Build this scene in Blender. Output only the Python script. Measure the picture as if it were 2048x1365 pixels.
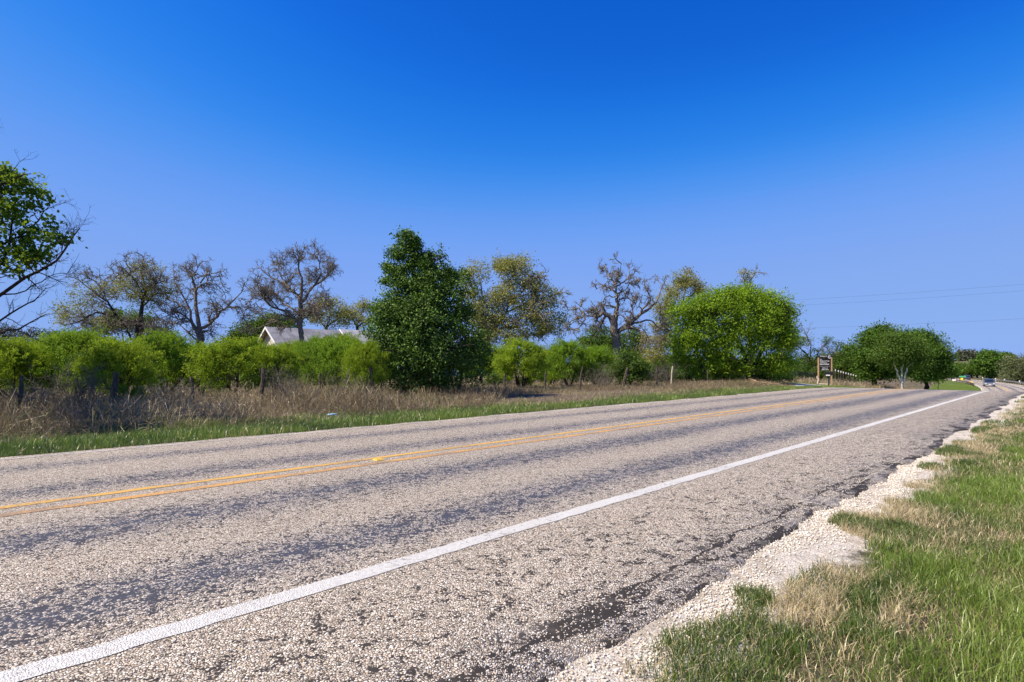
import bpy, math, random
import numpy as np
from mathutils import Vector, Matrix

for o in list(bpy.data.objects):
    bpy.data.objects.remove(o)
SC = bpy.context.scene
COL = SC.collection
R = np.random.default_rng(11)
rnd = random.Random(5)

# ------------------------------------------------------------------ camera, sky, sun, exposure
CAMZ, FPX, CX, HY = 1.3, 1138.0, 1024.0, 733.0
cam_d = bpy.data.cameras.new('camera')
cam_d.sensor_width = 36.0
cam_d.lens = 36.0 * FPX / 2048.0
cam_d.shift_y = (HY - 682.5) / 2048.0
cam_d.clip_start, cam_d.clip_end = 0.05, 9000
cam = bpy.data.objects.new('camera', cam_d)
cam.location = (0, 0, CAMZ)
cam.rotation_euler = (math.radians(90), 0, 0)
COL.objects.link(cam)
SC.camera = cam

SUN_EL = math.radians(52)
TO_SUN = Vector((-math.cos(SUN_EL) * 0.937, -math.cos(SUN_EL) * 0.35, math.sin(SUN_EL)))
SUN_AZ = math.atan2(TO_SUN.x, TO_SUN.y)
world = bpy.data.worlds.new('World')
SC.world = world
world.use_nodes = True
wn = world.node_tree
wn.nodes.clear()
sky = wn.nodes.new('ShaderNodeTexSky')
sky.sky_type = 'NISHITA'
sky.sun_disc = False
sky.sun_elevation = SUN_EL
sky.sun_rotation = SUN_AZ
sky.air_density = 1.0
sky.dust_density = 0.3
sky.ozone_density = 3.0
hsv = wn.nodes.new('ShaderNodeHueSaturation')
hsv.inputs['Hue'].default_value = 0.518
hsv.inputs['Saturation'].default_value = 1.15
bg = wn.nodes.new('ShaderNodeBackground')
bg.inputs['Strength'].default_value = 0.10
wo = wn.nodes.new('ShaderNodeOutputWorld')
# photographic colour response of the sky: deeper blue aloft, soft lavender blue low down
def vscale(k):
    n = wn.nodes.new('ShaderNodeVectorMath'); n.operation = 'SCALE'; n.inputs['Scale'].default_value = k
    return n
down, up_ = vscale(.10), vscale(7.95)
cur = wn.nodes.new('ShaderNodeRGBCurve')
for ci, pts in enumerate((
        [(0, 0), (.060, .004), (.087, .016), (.117, .070), (.141, .122), (.20, .178), (.376, .212), (1, .24)],
        [(0, 0), (.10, .088), (.122, .108), (.156, .174), (.238, .295), (.35, .340), (.54, .365), (1, .39)],
        [(0, 0), (.25, .46), (.319, .56), (.376, .67), (.485, .765), (.69, .745), (1, .75)])):
    c = cur.mapping.curves[ci]
    for i, p in enumerate(pts):
        if i < 2: c.points[i].location = p if i == 0 else pts[-1]
    for p in pts[1:-1]: c.points.new(*p)
cur.mapping.update()
wn.links.new(sky.outputs[0], hsv.inputs['Color'])
wn.links.new(hsv.outputs[0], down.inputs[0])
wn.links.new(down.outputs[0], cur.inputs['Color'])
wn.links.new(cur.outputs[0], up_.inputs[0])
wn.links.new(up_.outputs[0], bg.inputs['Color'])
wn.links.new(bg.outputs[0], wo.inputs['Surface'])
sl = bpy.data.lights.new('sun', 'SUN')
sl.energy = 5.0
sl.angle = math.radians(0.53)
sl.color = (1.0, 0.87, 0.68)
sun = bpy.data.objects.new('sun', sl)
sun.rotation_euler = TO_SUN.to_track_quat('Z', 'Y').to_euler()
COL.objects.link(sun)
SC.view_settings.view_transform = 'Standard'
SC.view_settings.look = 'None'
SC.view_settings.exposure = 0.55
SC.view_settings.gamma = 1.0
SC.view_settings.use_curve_mapping = False
SC.cycles.max_bounces = 8
SC.cycles.transparent_max_bounces = 8

# ------------------------------------------------------------------ coordinates of the place
TH = math.atan(1116.0 / 1138.0)
SN, CS = math.sin(TH), math.cos(TH)
MID = 6.64            # centre line of the road, metres to the left of the camera's own line
S0, RAD = 100.0, 600.0

def pos(s, off):
    """point on the ground plan: s along the road, off metres left of its centre line"""
    s = np.asarray(s, float); off = np.asarray(off, float)
    a = np.maximum(s - S0, 0) / RAD
    t = np.where(s <= S0, s, S0 + (RAD - off) * np.sin(a))
    D = np.where(s <= S0, MID + off, MID + RAD - (RAD - off) * np.cos(a))
    return t * SN - D * CS, t * CS + D * SN

def inv(x, y):
    t = x * SN + y * CS
    D = -x * CS + y * SN
    dt, dd = t - S0, MID + RAD - D
    a = np.arctan2(dt, dd)
    r = np.hypot(dt, dd)
    st = t <= S0
    return np.where(st, t, S0 + RAD * a), np.where(st, D - MID, RAD - r)

def sstep(a, b, x):
    u = np.clip((x - a) / (b - a), 0, 1)
    return u * u * (3 - 2 * u)

def islope(a, b, x, g):
    L = b - a
    u = np.clip((x - a) / L, 0, 1)
    return g * L * (u ** 3 - u ** 4 / 2) + g * np.maximum(x - b, 0)

def prof(s):
    s = np.asarray(s, float)
    return -islope(34, 45, s, .047) + islope(95, 140, s, .047)

def vn(x, y, sc, seed=0):
    """value noise 0..1"""
    x = np.asarray(x, float) * sc; y = np.asarray(y, float) * sc
    xi = np.floor(x).astype(np.int64); yi = np.floor(y).astype(np.int64)
    fx = x - xi; fy = y - yi
    fx = fx * fx * (3 - 2 * fx); fy = fy * fy * (3 - 2 * fy)
    def h(i, j):
        n = (i * 374761393 + j * 668265263 + seed * 974711) & 0x7fffffff
        n = ((n ^ (n >> 13)) * 1274126177) & 0x7fffffff
        return ((n ^ (n >> 16)) & 0xffff) / 65535.0
    return (h(xi, yi) * (1 - fx) + h(xi + 1, yi) * fx) * (1 - fy) + (h(xi, yi + 1) * (1 - fx) + h(xi + 1, yi + 1) * fx) * fy

def gz_so(s, off):
    s = np.asarray(s, float); off = np.asarray(off, float)
    w = sstep(5.0, 11.0, off)
    delay = 8 + .7 * np.maximum(off - 11, 0)
    z = (1 - w) * prof(s) + w * prof(s - np.minimum(delay, 60))
    z = z + 9.5 * sstep(-14, -110, off) * sstep(150, 330, s)
    z = z - .12 * sstep(4.6, 7.0, off) * (1 - sstep(7.0, 10, off)) * (1 - sstep(30, 60, s))
    b = np.maximum(sstep(4.8, 8, off), sstep(-6.2, -8, off))
    x, y = pos(s, off)
    z = z + b * ((vn(x, y, .35, 3) - .5) * .14 + (vn(x, y, .06, 4) - .5) * .3 * sstep(8, 20, np.abs(off)))
    return z

def gz(x, y):
    s, o = inv(np.asarray(x, float), np.asarray(y, float))
    return gz_so(s, o)

def atp(px, Y):
    """ground position of something that the photograph shows in column px, Y metres in front"""
    x = (px - CX) / FPX * Y
    return x, Y, float(gz(x, Y))

def p3(px, py, Y):
    return ((px - CX) / FPX * Y, Y, CAMZ + (HY - py) / FPX * Y)

# ------------------------------------------------------------------ helpers
def tag(o, label=None, cat=None, group=None, kind=None):
    if label: o['label'] = label
    if cat: o['category'] = cat
    if group: o['group'] = group
    if kind: o['kind'] = kind
    return o

def empty(name, loc, rz=0, **k):
    o = bpy.data.objects.new(name, None)
    o.empty_display_size = .2
    o.location = loc; o.rotation_euler = (0, 0, rz)
    COL.objects.link(o)
    return tag(o, **k)

def link(name, me, parent=None, loc=None):
    o = bpy.data.objects.new(name, me)
    COL.objects.link(o)
    if parent is not None: o.parent = parent
    if loc is not None: o.location = loc
    return o

def np_mesh(name, V, faces_list, mat=None, smooth=False, attrs=None, uv=None, mats=None, midx=None):
    """faces_list: list of int arrays (n,k)"""
    me = bpy.data.meshes.new(name)
    V = np.asarray(V, np.float32)
    fl = [np.asarray(f, np.int32) for f in faces_list if len(f)]
    loops = np.concatenate([f.ravel() for f in fl])
    starts = []; n = 0
    for f in fl:
        starts.append(n + np.arange(len(f), dtype=np.int32) * f.shape[1]); n += f.size
    starts = np.concatenate(starts)
    me.vertices.add(len(V)); me.vertices.foreach_set('co', V.ravel())
    me.loops.add(len(loops)); me.loops.foreach_set('vertex_index', loops)
    me.polygons.add(len(starts)); me.polygons.foreach_set('loop_start', starts)
    if smooth: me.polygons.foreach_set('use_smooth', np.ones(len(starts), bool))
    if midx is not None: me.polygons.foreach_set('material_index', np.asarray(midx, np.int32))
    if attrs:
        for k, a in attrs.items():
            at = me.attributes.new(k, 'FLOAT', 'POINT')
            at.data.foreach_set('value', np.asarray(a, np.float32).ravel())
    if uv is not None:
        l = me.uv_layers.new(name='UVMap')
        l.data.foreach_set('uv', np.asarray(uv, np.float32)[loops].ravel())
    for m in (mats or ([mat] if mat else [])): me.materials.append(m)
    me.update(calc_edges=True)
    return me

class MB:
    """small mesh collector of boxes, prisms and tubes"""
    def __init__(s): s.v = []; s.f = []
    def add(s, vs, fs):
        b = len(s.v); s.v += [tuple(v) for v in vs]; s.f += [tuple(i + b for i in f) for f in fs]; return s
    def box(s, c, d, rz=0, ry=0, rx=0, taper=1):
        M = Matrix.Rotation(rz, 3, 'Z') @ Matrix.Rotation(ry, 3, 'Y') @ Matrix.Rotation(rx, 3, 'X')
        vs = []
        for z in (-.5, .5):
            k = taper if z > 0 else 1
            for x, y in ((-.5, -.5), (.5, -.5), (.5, .5), (-.5, .5)):
                vs.append(Vector(c) + M @ Vector((x * d[0] * k, y * d[1] * k, z * d[2])))
        return s.add(vs, [(3, 2, 1, 0), (4, 5, 6, 7), (0, 1, 5, 4), (1, 2, 6, 5), (2, 3, 7, 6), (3, 0, 4, 7)])
    def tube(s, pts, rs, n=8, cap=True):
        pts = [Vector(p) for p in pts]
        if not hasattr(rs, '__len__'): rs = [rs] * len(pts)
        vs = []; fs = []
        for i, p in enumerate(pts):
            t = (pts[min(i + 1, len(pts) - 1)] - pts[max(i - 1, 0)]).normalized()
            ref = Vector((0, 0, 1)) if abs(t.z) < .9 else Vector((1, 0, 0))
            a = t.cross(ref).normalized(); b = t.cross(a)
            for k in range(n):
                q = 2 * math.pi * k / n
                vs.append(p + (a * math.cos(q) + b * math.sin(q)) * rs[i])
        for i in range(len(pts) - 1):
            for k in range(n):
                fs.append((i * n + k, i * n + (k + 1) % n, (i + 1) * n + (k + 1) % n, (i + 1) * n + k))
        if cap:
            fs.append(tuple(range(n))[::-1]); m = (len(pts) - 1) * n; fs.append(tuple(m + k for k in range(n)))
        return s.add(vs, fs)
    def prism(s, poly, y0, y1, inset=0):
        """polygon in xz extruded along y"""
        n = len(poly)
        vs = [(x, y0, z) for x, z in poly] + [(x, y1, z) for x, z in poly]
        fs = [tuple(range(n)), tuple(range(2 * n - 1, n - 1, -1))]
        for i in range(n): fs.append((i, i + n, (i + 1) % n + n, (i + 1) % n))
        return s.add(vs, fs)
    def build(s, name, mat, parent=None, loc=None, smooth=False, bevel=0, rot=None):
        me = bpy.data.meshes.new(name); me.from_pydata(s.v, [], s.f); me.materials.append(mat)
        if smooth: me.polygons.foreach_set('use_smooth', [True] * len(me.polygons))
        me.update()
        o = link(name, me, parent, loc)
        if rot: o.rotation_euler = rot
        if bevel:
            b = o.modifiers.new('bevel', 'BEVEL'); b.width = bevel; b.segments = 2
        return o

# ------------------------------------------------------------------ node helper
class NT:
    def __init__(s, name):
        s.m = bpy.data.materials.new(name); s.m.use_nodes = True; s.t = s.m.node_tree; s.t.nodes.clear()
    def n(s, typ, props=None, **ins):
        nd = s.t.nodes.new(typ)
        for k, v in (props or {}).items(): setattr(nd, k, v)
        for k, v in ins.items():
            key = int(k[1:]) if k[0] == '_' and k[1:].isdigit() else k.replace('_', ' ')
            s.put(nd.inputs[key], v)
        return nd
    def put(s, sock, v):
        if isinstance(v, bpy.types.NodeSocket): s.t.links.new(v, sock)
        elif isinstance(v, (tuple, list)) and len(v) == 3 and sock.type == 'RGBA': sock.default_value = (*v, 1)
        else: sock.default_value = v
    def math(s, op, a, b=0.0, c=None, clamp=False):
        nd = s.n('ShaderNodeMath', {'operation': op, 'use_clamp': clamp}, _0=a, _1=b)
        if c is not None: s.put(nd.inputs[2], c)
        return nd.outputs[0]
    def mix(s, f, a, b, bt='MIX'):
        nd = s.n('ShaderNodeMix', {'data_type': 'RGBA', 'blend_type': bt})
        s.put(nd.inputs[0], f); s.put(nd.inputs[6], a); s.put(nd.inputs[7], b)
        return nd.outputs[2]
    def noise(s, vec, scale, detail=3, rough=.55, dist=0):
        return s.n('ShaderNodeTexNoise', Vector=vec, Scale=scale, Detail=detail, Roughness=rough, Distortion=dist).outputs[0]
    def sm(s, v, a, b):
        nd = s.n('ShaderNodeMapRange', {'interpolation_type': 'SMOOTHSTEP'}, Value=v)
        nd.inputs['From Min'].default_value = a; nd.inputs['From Max'].default_value = b
        return nd.outputs[0]
    def ramp(s, f, stops, interp='LINEAR'):
        nd = s.n('ShaderNodeValToRGB', _0=f); cr = nd.color_ramp; cr.interpolation = interp
        while len(cr.elements) < len(stops): cr.elements.new(.5)
        for e, (p, c) in zip(cr.elements, stops): e.position = p; e.color = (*c, 1)
        return nd.outputs[0]
    def scale(s, vec, v):
        return s.n('ShaderNodeVectorMath', {'operation': 'MULTIPLY'}, _0=vec, _1=v).outputs[0]
    def obj(s): return s.n('ShaderNodeTexCoord').outputs['Object']
    def uv(s): return s.n('ShaderNodeUVMap').outputs[0]
    def attr(s, name): return s.n('ShaderNodeAttribute', {'attribute_name': name}).outputs['Fac']
    def bump(s, h, strength, dist): return s.n('ShaderNodeBump', Height=h, Strength=strength, Distance=dist).outputs[0]
    def out(s, sh):
        o = s.n('ShaderNodeOutputMaterial'); s.t.links.new(sh, o.inputs['Surface']); return s.m
    def pbr(s, col, rough=.8, normal=None, metal=0.0, spec=.5):
        nd = s.n('ShaderNodeBsdfPrincipled', Base_Color=col, Roughness=rough, Metallic=metal)
        nd.inputs['Specular IOR Level'].default_value = spec
        if normal is not None: s.put(nd.inputs['Normal'], normal)
        return nd.outputs[0]

def plain(name, col, rough=.7, metal=0, nscale=8, var=.25, bump=0):
    t = NT(name); o = t.obj(); f = t.noise(o, nscale, 4)
    c = t.mix(t.math('MULTIPLY', t.sm(f, .3, .75), 1), tuple(x * (1 - var) for x in col), tuple(min(1, x * (1 + var)) for x in col))
    nrm = t.bump(f, .5, bump) if bump else None
    return t.out(t.pbr(c, rough, nrm, metal))

def leaf_mat(name, c0, c1, c2, trans=.35, rough=.6, gl=.015):
    t = NT(name); a = t.attr('tint')
    c = t.ramp(a, [(0, c0), (.5, c1), (1, c2)])
    big = t.noise(t.obj(), .8, 2)
    c = t.mix(t.sm(big, .35, .65), t.mix(.5, c, c0), c)
    d = t.n('ShaderNodeBsdfDiffuse', Color=c).outputs[0]
    tr = t.n('ShaderNodeBsdfTranslucent', Color=t.mix(.4, c, (.35, .45, .03), 'MIX') if trans > .3 else c).outputs[0]
    m = t.n('ShaderNodeMixShader', _0=trans, _1=d, _2=tr).outputs[0]
    g = t.n('ShaderNodeBsdfGlossy', Color=(.8, .85, .7), Roughness=.6).outputs[0]
    return t.out(t.n('ShaderNodeMixShader', _0=gl, _1=m, _2=g).outputs[0])

def bark_mat(name, a, b, sc=14):
    t = NT(name); o = t.scale(t.obj(), (1, 1, .35))
    f = t.noise(o, sc, 5, .65); v = t.n('ShaderNodeTexVoronoi', Vector=o, Scale=sc * .8).outputs['Distance']
    c = t.mix(t.sm(f, .35, .7), a, b)
    return t.out(t.pbr(c, .9, t.bump(t.math('ADD', f, v), .9, .04), spec=.2))

# ------------------------------------------------------------------ materials
def road_nodes(t, o, uv, shoulder=True):
    """returns (stone colour/tar mix, stone mask, height)"""
    wob = t.n('ShaderNodeTexNoise', Vector=o, Scale=70.0, Detail=2).outputs['Color']
    o = t.n('ShaderNodeVectorMath', {'operation': 'MULTIPLY_ADD'}, _0=wob, _1=(.010, .010, .010), _2=o).outputs[0]
    v1 = t.n('ShaderNodeTexVoronoi', Vector=o, Scale=74.0, Randomness=1.0)
    v2 = t.n('ShaderNodeTexVoronoi', {'feature': 'DISTANCE_TO_EDGE'}, Vector=o, Scale=74.0)
    rc = t.n('ShaderNodeSeparateColor', _0=v1.outputs['Color'])
    return v1, v2.outputs['Distance'], rc

def make_road():
    t = NT('chip_seal'); o = t.obj(); uv = t.uv()
    sx = t.n('ShaderNodeSeparateXYZ', _0=uv); D = sx.outputs[0]; S = sx.outputs[1]
    v1, edge, rc = road_nodes(t, o, uv)
    stone = t.ramp(rc.outputs[0], [(0, (.36, .295, .215)), (.3, (.60, .51, .39)), (.6, (.77, .675, .535)), (.85, (.87, .81, .69)), (1, (.60, .46, .31))])
    stv = t.n('ShaderNodeCombineXYZ', _0=D, _1=t.math('MULTIPLY', S, .22)).outputs[0]
    big = t.noise(stv, 1.1, 4, .6)
    mid = t.noise(t.n('ShaderNodeCombineXYZ', _0=D, _1=t.math('MULTIPLY', S, .55)).outputs[0], 5.5, 4, .65)
    clump = t.noise(o, 27, 3, .6)
    tracks = None
    for c, wd, amp in ((3.78, .40, 1.0), (5.45, .42, 1.0), (7.62, .38, .8), (9.35, .30, .75)):
        q = t.math('DIVIDE', t.math('SUBTRACT', t.math('ADD', D, t.math('MULTIPLY', t.math('SUBTRACT', big, .5), .5)), c), wd)
        g = t.math('MULTIPLY', t.math('EXPONENT', t.math('MULTIPLY', t.math('MULTIPLY', q, q), -1)), amp)
        tracks = g if tracks is None else t.math('ADD', tracks, g)
    tracks = t.math('MULTIPLY', tracks, t.math('ADD', t.math('MULTIPLY', mid, 1.5), .05))
    # patches on the shoulder where the stone has come away
    sh = t.math('MULTIPLY', t.sm(D, 3.0, 2.5), t.sm(mid, .50, .68))
    nr = t.math('MULTIPLY', t.sm(D, 1.98, 1.72), t.sm(t.noise(t.n('ShaderNodeCombineXYZ', _0=t.math('MULTIPLY', D, 3.0), _1=t.math('MULTIPLY', S, .9)).outputs[0], 1.6, 3), .50, .57))
    blot = t.sm(t.noise(o, 8.5, 6, .72), .50, .62)
    crack_d = t.math('ABSOLUTE', t.math('SUBTRACT', D, t.math('ADD', 1.58, t.math('MULTIPLY', t.noise(t.n('ShaderNodeCombineXYZ', _0=S).outputs[0], 1.3, 5, .6), .42))))
    crack = t.math('MULTIPLY', t.math('MULTIPLY', t.sm(crack_d, .020, .006), t.sm(t.noise(o, 3.5, 3), .36, .50)), t.sm(S, 9, 6))
    thr = t.math('ADD', t.math('MULTIPLY', tracks, .70), t.math('MULTIPLY', sh, .42))
    thr = t.math('ADD', thr, t.math('MULTIPLY', blot, t.math('ADD', t.math('ADD', .20, t.math('MULTIPLY', tracks, .70)), t.math('MULTIPLY', t.sm(D, 3.0, 2.6), .52))))
    thr = t.math('ADD', thr, t.math('MULTIPLY', crack, 2.0))
    thr = t.math('ADD', thr, t.math('MULTIPLY', nr, .95))
    thr = t.math('ADD', thr, t.math('MULTIPLY', t.math('SUBTRACT', clump, .5), 1.9))
    thr = t.math('ADD', thr, t.math('MULTIPLY', t.math('SUBTRACT', big, .5), .5))
    thr = t.math('ADD', thr, -.085)
    pres = t.sm(t.math('SUBTRACT', rc.outputs[1], thr), -.06, .06)
    gap = t.sm(edge, .03, .15)
    mask = t.math('MULTIPLY', pres, gap)
    tn = t.noise(o, 60, 3)
    # wheel paths: polished dark binder, sky reflection painted in as blue grey; shoulder binder: near black
    tr1 = t.math('MINIMUM', tracks, 1.0)
    tar = t.mix(tr1, t.mix(tn, (.022, .019, .017), (.058, .050, .044)), t.mix(tn, (.030, .034, .048), (.075, .082, .108)))
    stone = t.mix(t.math('MULTIPLY', tr1, .45), stone, (.34, .32, .31))
    dust = t.sm(t.noise(o, 2.3, 4), .5, .75)
    tar = t.mix(t.math('MULTIPLY', dust, t.math('MULTIPLY', t.sm(D, 2.4, 1.5), .55)), tar, (.42, .39, .35))
    col = t.mix(mask, tar, stone)
    h = t.math('ADD', t.math('MULTIPLY', mask, t.math('ADD', t.math('MULTIPLY', t.sm(edge, 0, .35), .8), t.math('MULTIPLY', rc.outputs[2], .5))), t.math('MULTIPLY', tn, .15))
    h2 = t.math('ADD', h, t.math('MULTIPLY', clump, .6))
    rough = t.math('SUBTRACT', .95, t.math('MULTIPLY', tr1, .2))
    return t.out(t.pbr(col, rough, t.bump(h2, .6, .007), spec=.3))

def make_paint(name, c, wear, wc=(.36, .32, .28)):
    t = NT(name); o = t.obj()
    v1, edge, rc = road_nodes(t, o, None)
    n1 = t.noise(o, 30, 4, .7); n2 = t.noise(o, 1.5, 3)
    m = t.sm(t.math('ADD', t.math('MULTIPLY', n1, .7), t.math('MULTIPLY', n2, .5)), wear - .06, wear + .05)
    col = t.mix(t.math('MULTIPLY', m, .85), c, t.mix(t.sm(edge, .03, .12), (.05, .05, .05), wc))
    col = t.mix(t.math('MULTIPLY', rc.outputs[0], .38), col, tuple(x * .55 for x in c))
    h = t.math('ADD', t.sm(edge, 0, .35), t.math('MULTIPLY', rc.outputs[2], .6))
    return t.out(t.pbr(col, .65, t.bump(h, .8, .006)))

def make_gravel(name='limestone_gravel'):
    t = NT(name); o = t.obj()
    v1, edge, rc = road_nodes(t, o, None)
    stone = t.ramp(rc.outputs[0], [(0, (.50, .45, .37)), (.35, (.74, .68, .58)), (.7, (.86, .82, .73)), (1, (.70, .58, .44))])
    n = t.noise(o, 3, 4)
    col = t.mix(t.sm(edge, .0, .10), t.mix(n, (.20, .17, .14), (.36, .32, .27)), stone)
    col = t.mix(t.math('MULTIPLY', t.sm(n, .5, .75), .4), col, (.66, .62, .56))
    h = t.math('ADD', t.sm(edge, 0, .35), t.math('MULTIPLY', rc.outputs[2], .8))
    return t.out(t.pbr(col, .9, t.bump(h, 1, .010), spec=.3))

def make_ground():
    t = NT('ground_soil'); o = t.obj(); uv = t.uv()
    off = t.n('ShaderNodeSeparateXYZ', _0=uv).outputs[0]
    n1 = t.noise(o, .35, 5); n2 = t.noise(o, 6, 5, .65); n3 = t.noise(o, 45, 4, .7)
    oo = t.math('ADD', off, t.math('MULTIPLY', t.math('SUBTRACT', n1, .5), 3.0))
    green = t.mix(t.sm(n2, .35, .65), (.050, .072, .018), (.105, .125, .035))
    dry = t.mix(t.sm(n2, .35, .65), (.12, .085, .060), (.26, .20, .145))
    field = t.mix(t.sm(n1, .42, .58), (.19, .155, .095), (.085, .115, .032))
    left = t.mix(t.sm(oo, 6.8, 8.6), green, dry)
    left = t.mix(t.sm(oo, 30, 60), left, field)
    left = t.mix(t.math('MULTIPLY', t.sm(n1, .52, .60), t.sm(oo, 12, 16)), left, green)
    rg = t.mix(t.sm(oo, -9, -6.0), field, t.mix(.5, green, dry))
    col = t.mix(t.sm(off, -1, 1), rg, left)
    col = t.mix(t.math('MULTIPLY', n3, .5), col, (.05, .038, .028))
    v1, edge, rc = road_nodes(t, o, None)
    gst = t.mix(t.sm(edge, 0, .1), (.28, .25, .21), t.ramp(rc.outputs[0], [(0, (.50, .45, .37)), (.35, (.74, .68, .58)), (.7, (.86, .82, .73)), (1, (.70, .58, .44))]))
    gm = t.math('MULTIPLY', t.sm(t.math('ADD', off, t.math('ADD', t.math('MULTIPLY', t.math('SUBTRACT', n2, .5), .5), t.math('MULTIPLY', t.math('SUBTRACT', n3, .5), .35))), -5.72, -5.52), t.sm(off, 0, -1))
    gst = t.mix(t.math('MULTIPLY', t.sm(t.noise(o, 4.5, 5, .65), .48, .66), .6), gst, (.30, .245, .18))
    col = t.mix(gm, col, gst)
    # the mown verge beyond the crest
    s_ = t.n('ShaderNodeSeparateXYZ', _0=uv).outputs[1]
    vg = t.math('MULTIPLY', t.sm(s_, 44, 52), t.math('MULTIPLY', t.sm(off, 3.5, 4.5), t.sm(off, 13.5, 10.5)))
    col = t.mix(t.math('MULTIPLY', vg, .85), col, t.mix(t.sm(n2, .35, .7), (.07, .12, .014), (.13, .165, .03)))
    return t.out(t.pbr(col, .95, t.bump(t.math('ADD', n2, n3), .8, .04), spec=.15))

def blade_mat(name, stops, trans=.3):
    t = NT(name); a = t.attr('tint'); c = t.ramp(a, stops)
    d = t.n('ShaderNodeBsdfDiffuse', Color=c).outputs[0]
    tr = t.n('ShaderNodeBsdfTranslucent', Color=c).outputs[0]
    m = t.n('ShaderNodeMixShader', _0=trans, _1=d, _2=tr).outputs[0]
    g = t.n('ShaderNodeBsdfGlossy', Color=(1, 1, 1), Roughness=.4).outputs[0]
    return t.out(t.n('ShaderNodeMixShader', _0=.04, _1=m, _2=g).outputs[0])

M = {}
M['road'] = make_road()
M['white'] = make_paint('white_road_paint', (.70, .69, .64), .70)
M['white_worn'] = make_paint('worn_white_road_paint', (.70, .66, .60), .60)
M['yellow'] = make_paint('yellow_road_paint', (.78, .46, .09), .66)
M['yellow2'] = make_paint('orange_yellow_road_paint', (.74, .40, .10), .62)
M['gravel'] = make_gravel()
M['ground'] = make_ground()
M['grass'] = blade_mat('grass_blades', [(0, (.055, .085, .020)), (.25, (.11, .17, .030)), (.55, (.21, .31, .040)), (.70, (.26, .30, .075)), (.78, (.44, .36, .19)), (1, (.64, .53, .32))])
M['dry'] = blade_mat('dry_stalks', [(0, (.060, .043, .020)), (.35, (.165, .125, .070)), (.7, (.34, .27, .155)), (.9, (.56, .46, .28)), (.94, (.13, .17, .04)), (1, (.10, .15, .03))], .15)
M['mesq'] = leaf_mat('mesquite_leaves', (0.112, 0.185, 0.010), (0.280, 0.414, 0.019), (0.426, 0.560, 0.037), .45)
M['mesqb'] = leaf_mat('mesquite_leaves_deep', (0.081, 0.161, 0.011), (0.196, 0.356, 0.019), (0.322, 0.506, 0.032), .42)
M['mesq2'] = leaf_mat('big_mesquite_leaves', (0.102, 0.192, 0.011), (0.240, 0.408, 0.022), (0.408, 0.576, 0.044), .45)
M['dark'] = leaf_mat('dark_tree_leaves', (0.039, 0.091, 0.011), (0.098, 0.195, 0.023), (0.208, 0.338, 0.048), .25, gl=.03)
M['olive'] = leaf_mat('oak_spring_leaves', (0.173, 0.162, 0.047), (0.356, 0.346, 0.104), (0.540, 0.540, 0.208), .40)
M['bud'] = leaf_mat('oak_buds', (.15, .105, .045), (.26, .20, .08), (.36, .31, .12), .3)
M['midg'] = leaf_mat('mid_green_leaves', (0.036, 0.078, 0.014), (0.085, 0.163, 0.023), (0.163, 0.260, 0.040), .33)
M['roundg'] = leaf_mat('round_tree_leaves', (0.042, 0.092, 0.012), (0.091, 0.189, 0.020), (0.168, 0.280, 0.038), .30)
M['near'] = leaf_mat('near_tree_leaves', (0.068, 0.135, 0.012), (0.149, 0.270, 0.023), (0.270, 0.419, 0.041), .45)
M['pale'] = leaf_mat('pale_willow_leaves', (.10, .12, .05), (.17, .20, .085), (.25, .28, .13), .3)
M['greyg'] = leaf_mat('far_grey_green_leaves', (.075, .085, .055), (.11, .125, .08), (.16, .175, .12), .2)
M['bark'] = bark_mat('oak_bark', (.09, .075, .056), (.31, .27, .215))
M['barkd'] = bark_mat('dark_bark', (.018, .014, .012), (.07, .055, .045))
M['barkp'] = bark_mat('pale_bark', (.46, .40, .31), (.80, .72, .58), 10)
M['twig'] = bark_mat('twig_bark', (.12, .105, .080), (.33, .295, .235), 20)
# ------------------------------------------------------------------ ground and road
def strip_grid(name, ss, offs, zf, mat, kind='structure', uvD=False):
    ss = np.asarray(ss, float); offs = np.asarray(offs, float)
    S, O = np.meshgrid(ss, offs, indexing='ij')
    X, Y = pos(S, O); Z = zf(S, O)
    V = np.stack([X, Y, Z], -1).reshape(-1, 3)
    a, b = S.shape
    i = (np.arange(a - 1)[:, None] * b + np.arange(b - 1)[None]).ravel()
    F = np.stack([i, i + b, i + b + 1, i + 1], 1)
    uv = np.stack([O + (MID if uvD else 0), S], -1).reshape(-1, 2)
    me = np_mesh(name, V, [F[:, ::-1]], mat, True, uv=uv)
    o = link(name, me)
    return tag(o, kind=kind)

gs = np.concatenate([np.arange(-140, -10, 5), np.arange(-10, 60, .5), np.arange(60, 140, 1.5), np.arange(140, 300, 4), np.arange(300, 860, 14)])
go = np.concatenate([[-800, -600, -430, -300, -220, -160, -120, -90, -70, -50, -36, -26, -20, -16, -13, -11],
                     np.arange(-9.5, -5.5, .35), [-5.5, -5.2, -4, 0, 3.6, 4.0], np.arange(4.2, 13, .4), np.arange(13, 30, 1.0), [32, 36, 42, 50, 60, 75, 95, 120, 160, 220, 300, 400, 490, 560]])
strip_grid('ground', gs, go, gz_so, M['ground'])
t = NT('far_field'); far_m = t.out(t.pbr(t.mix(t.noise(t.obj(), .01, 4), (.12, .11, .06), (.07, .09, .03)), .95))
strip_me = np_mesh('distant_ground', [(-6000, -6000, -5.5), (6000, -6000, -5.5), (6000, 6000, -5.5), (-6000, 6000, -5.5)], [np.array([[0, 1, 2, 3]])], far_m)
tag(link('distant_ground', strip_me), kind='structure')

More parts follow.
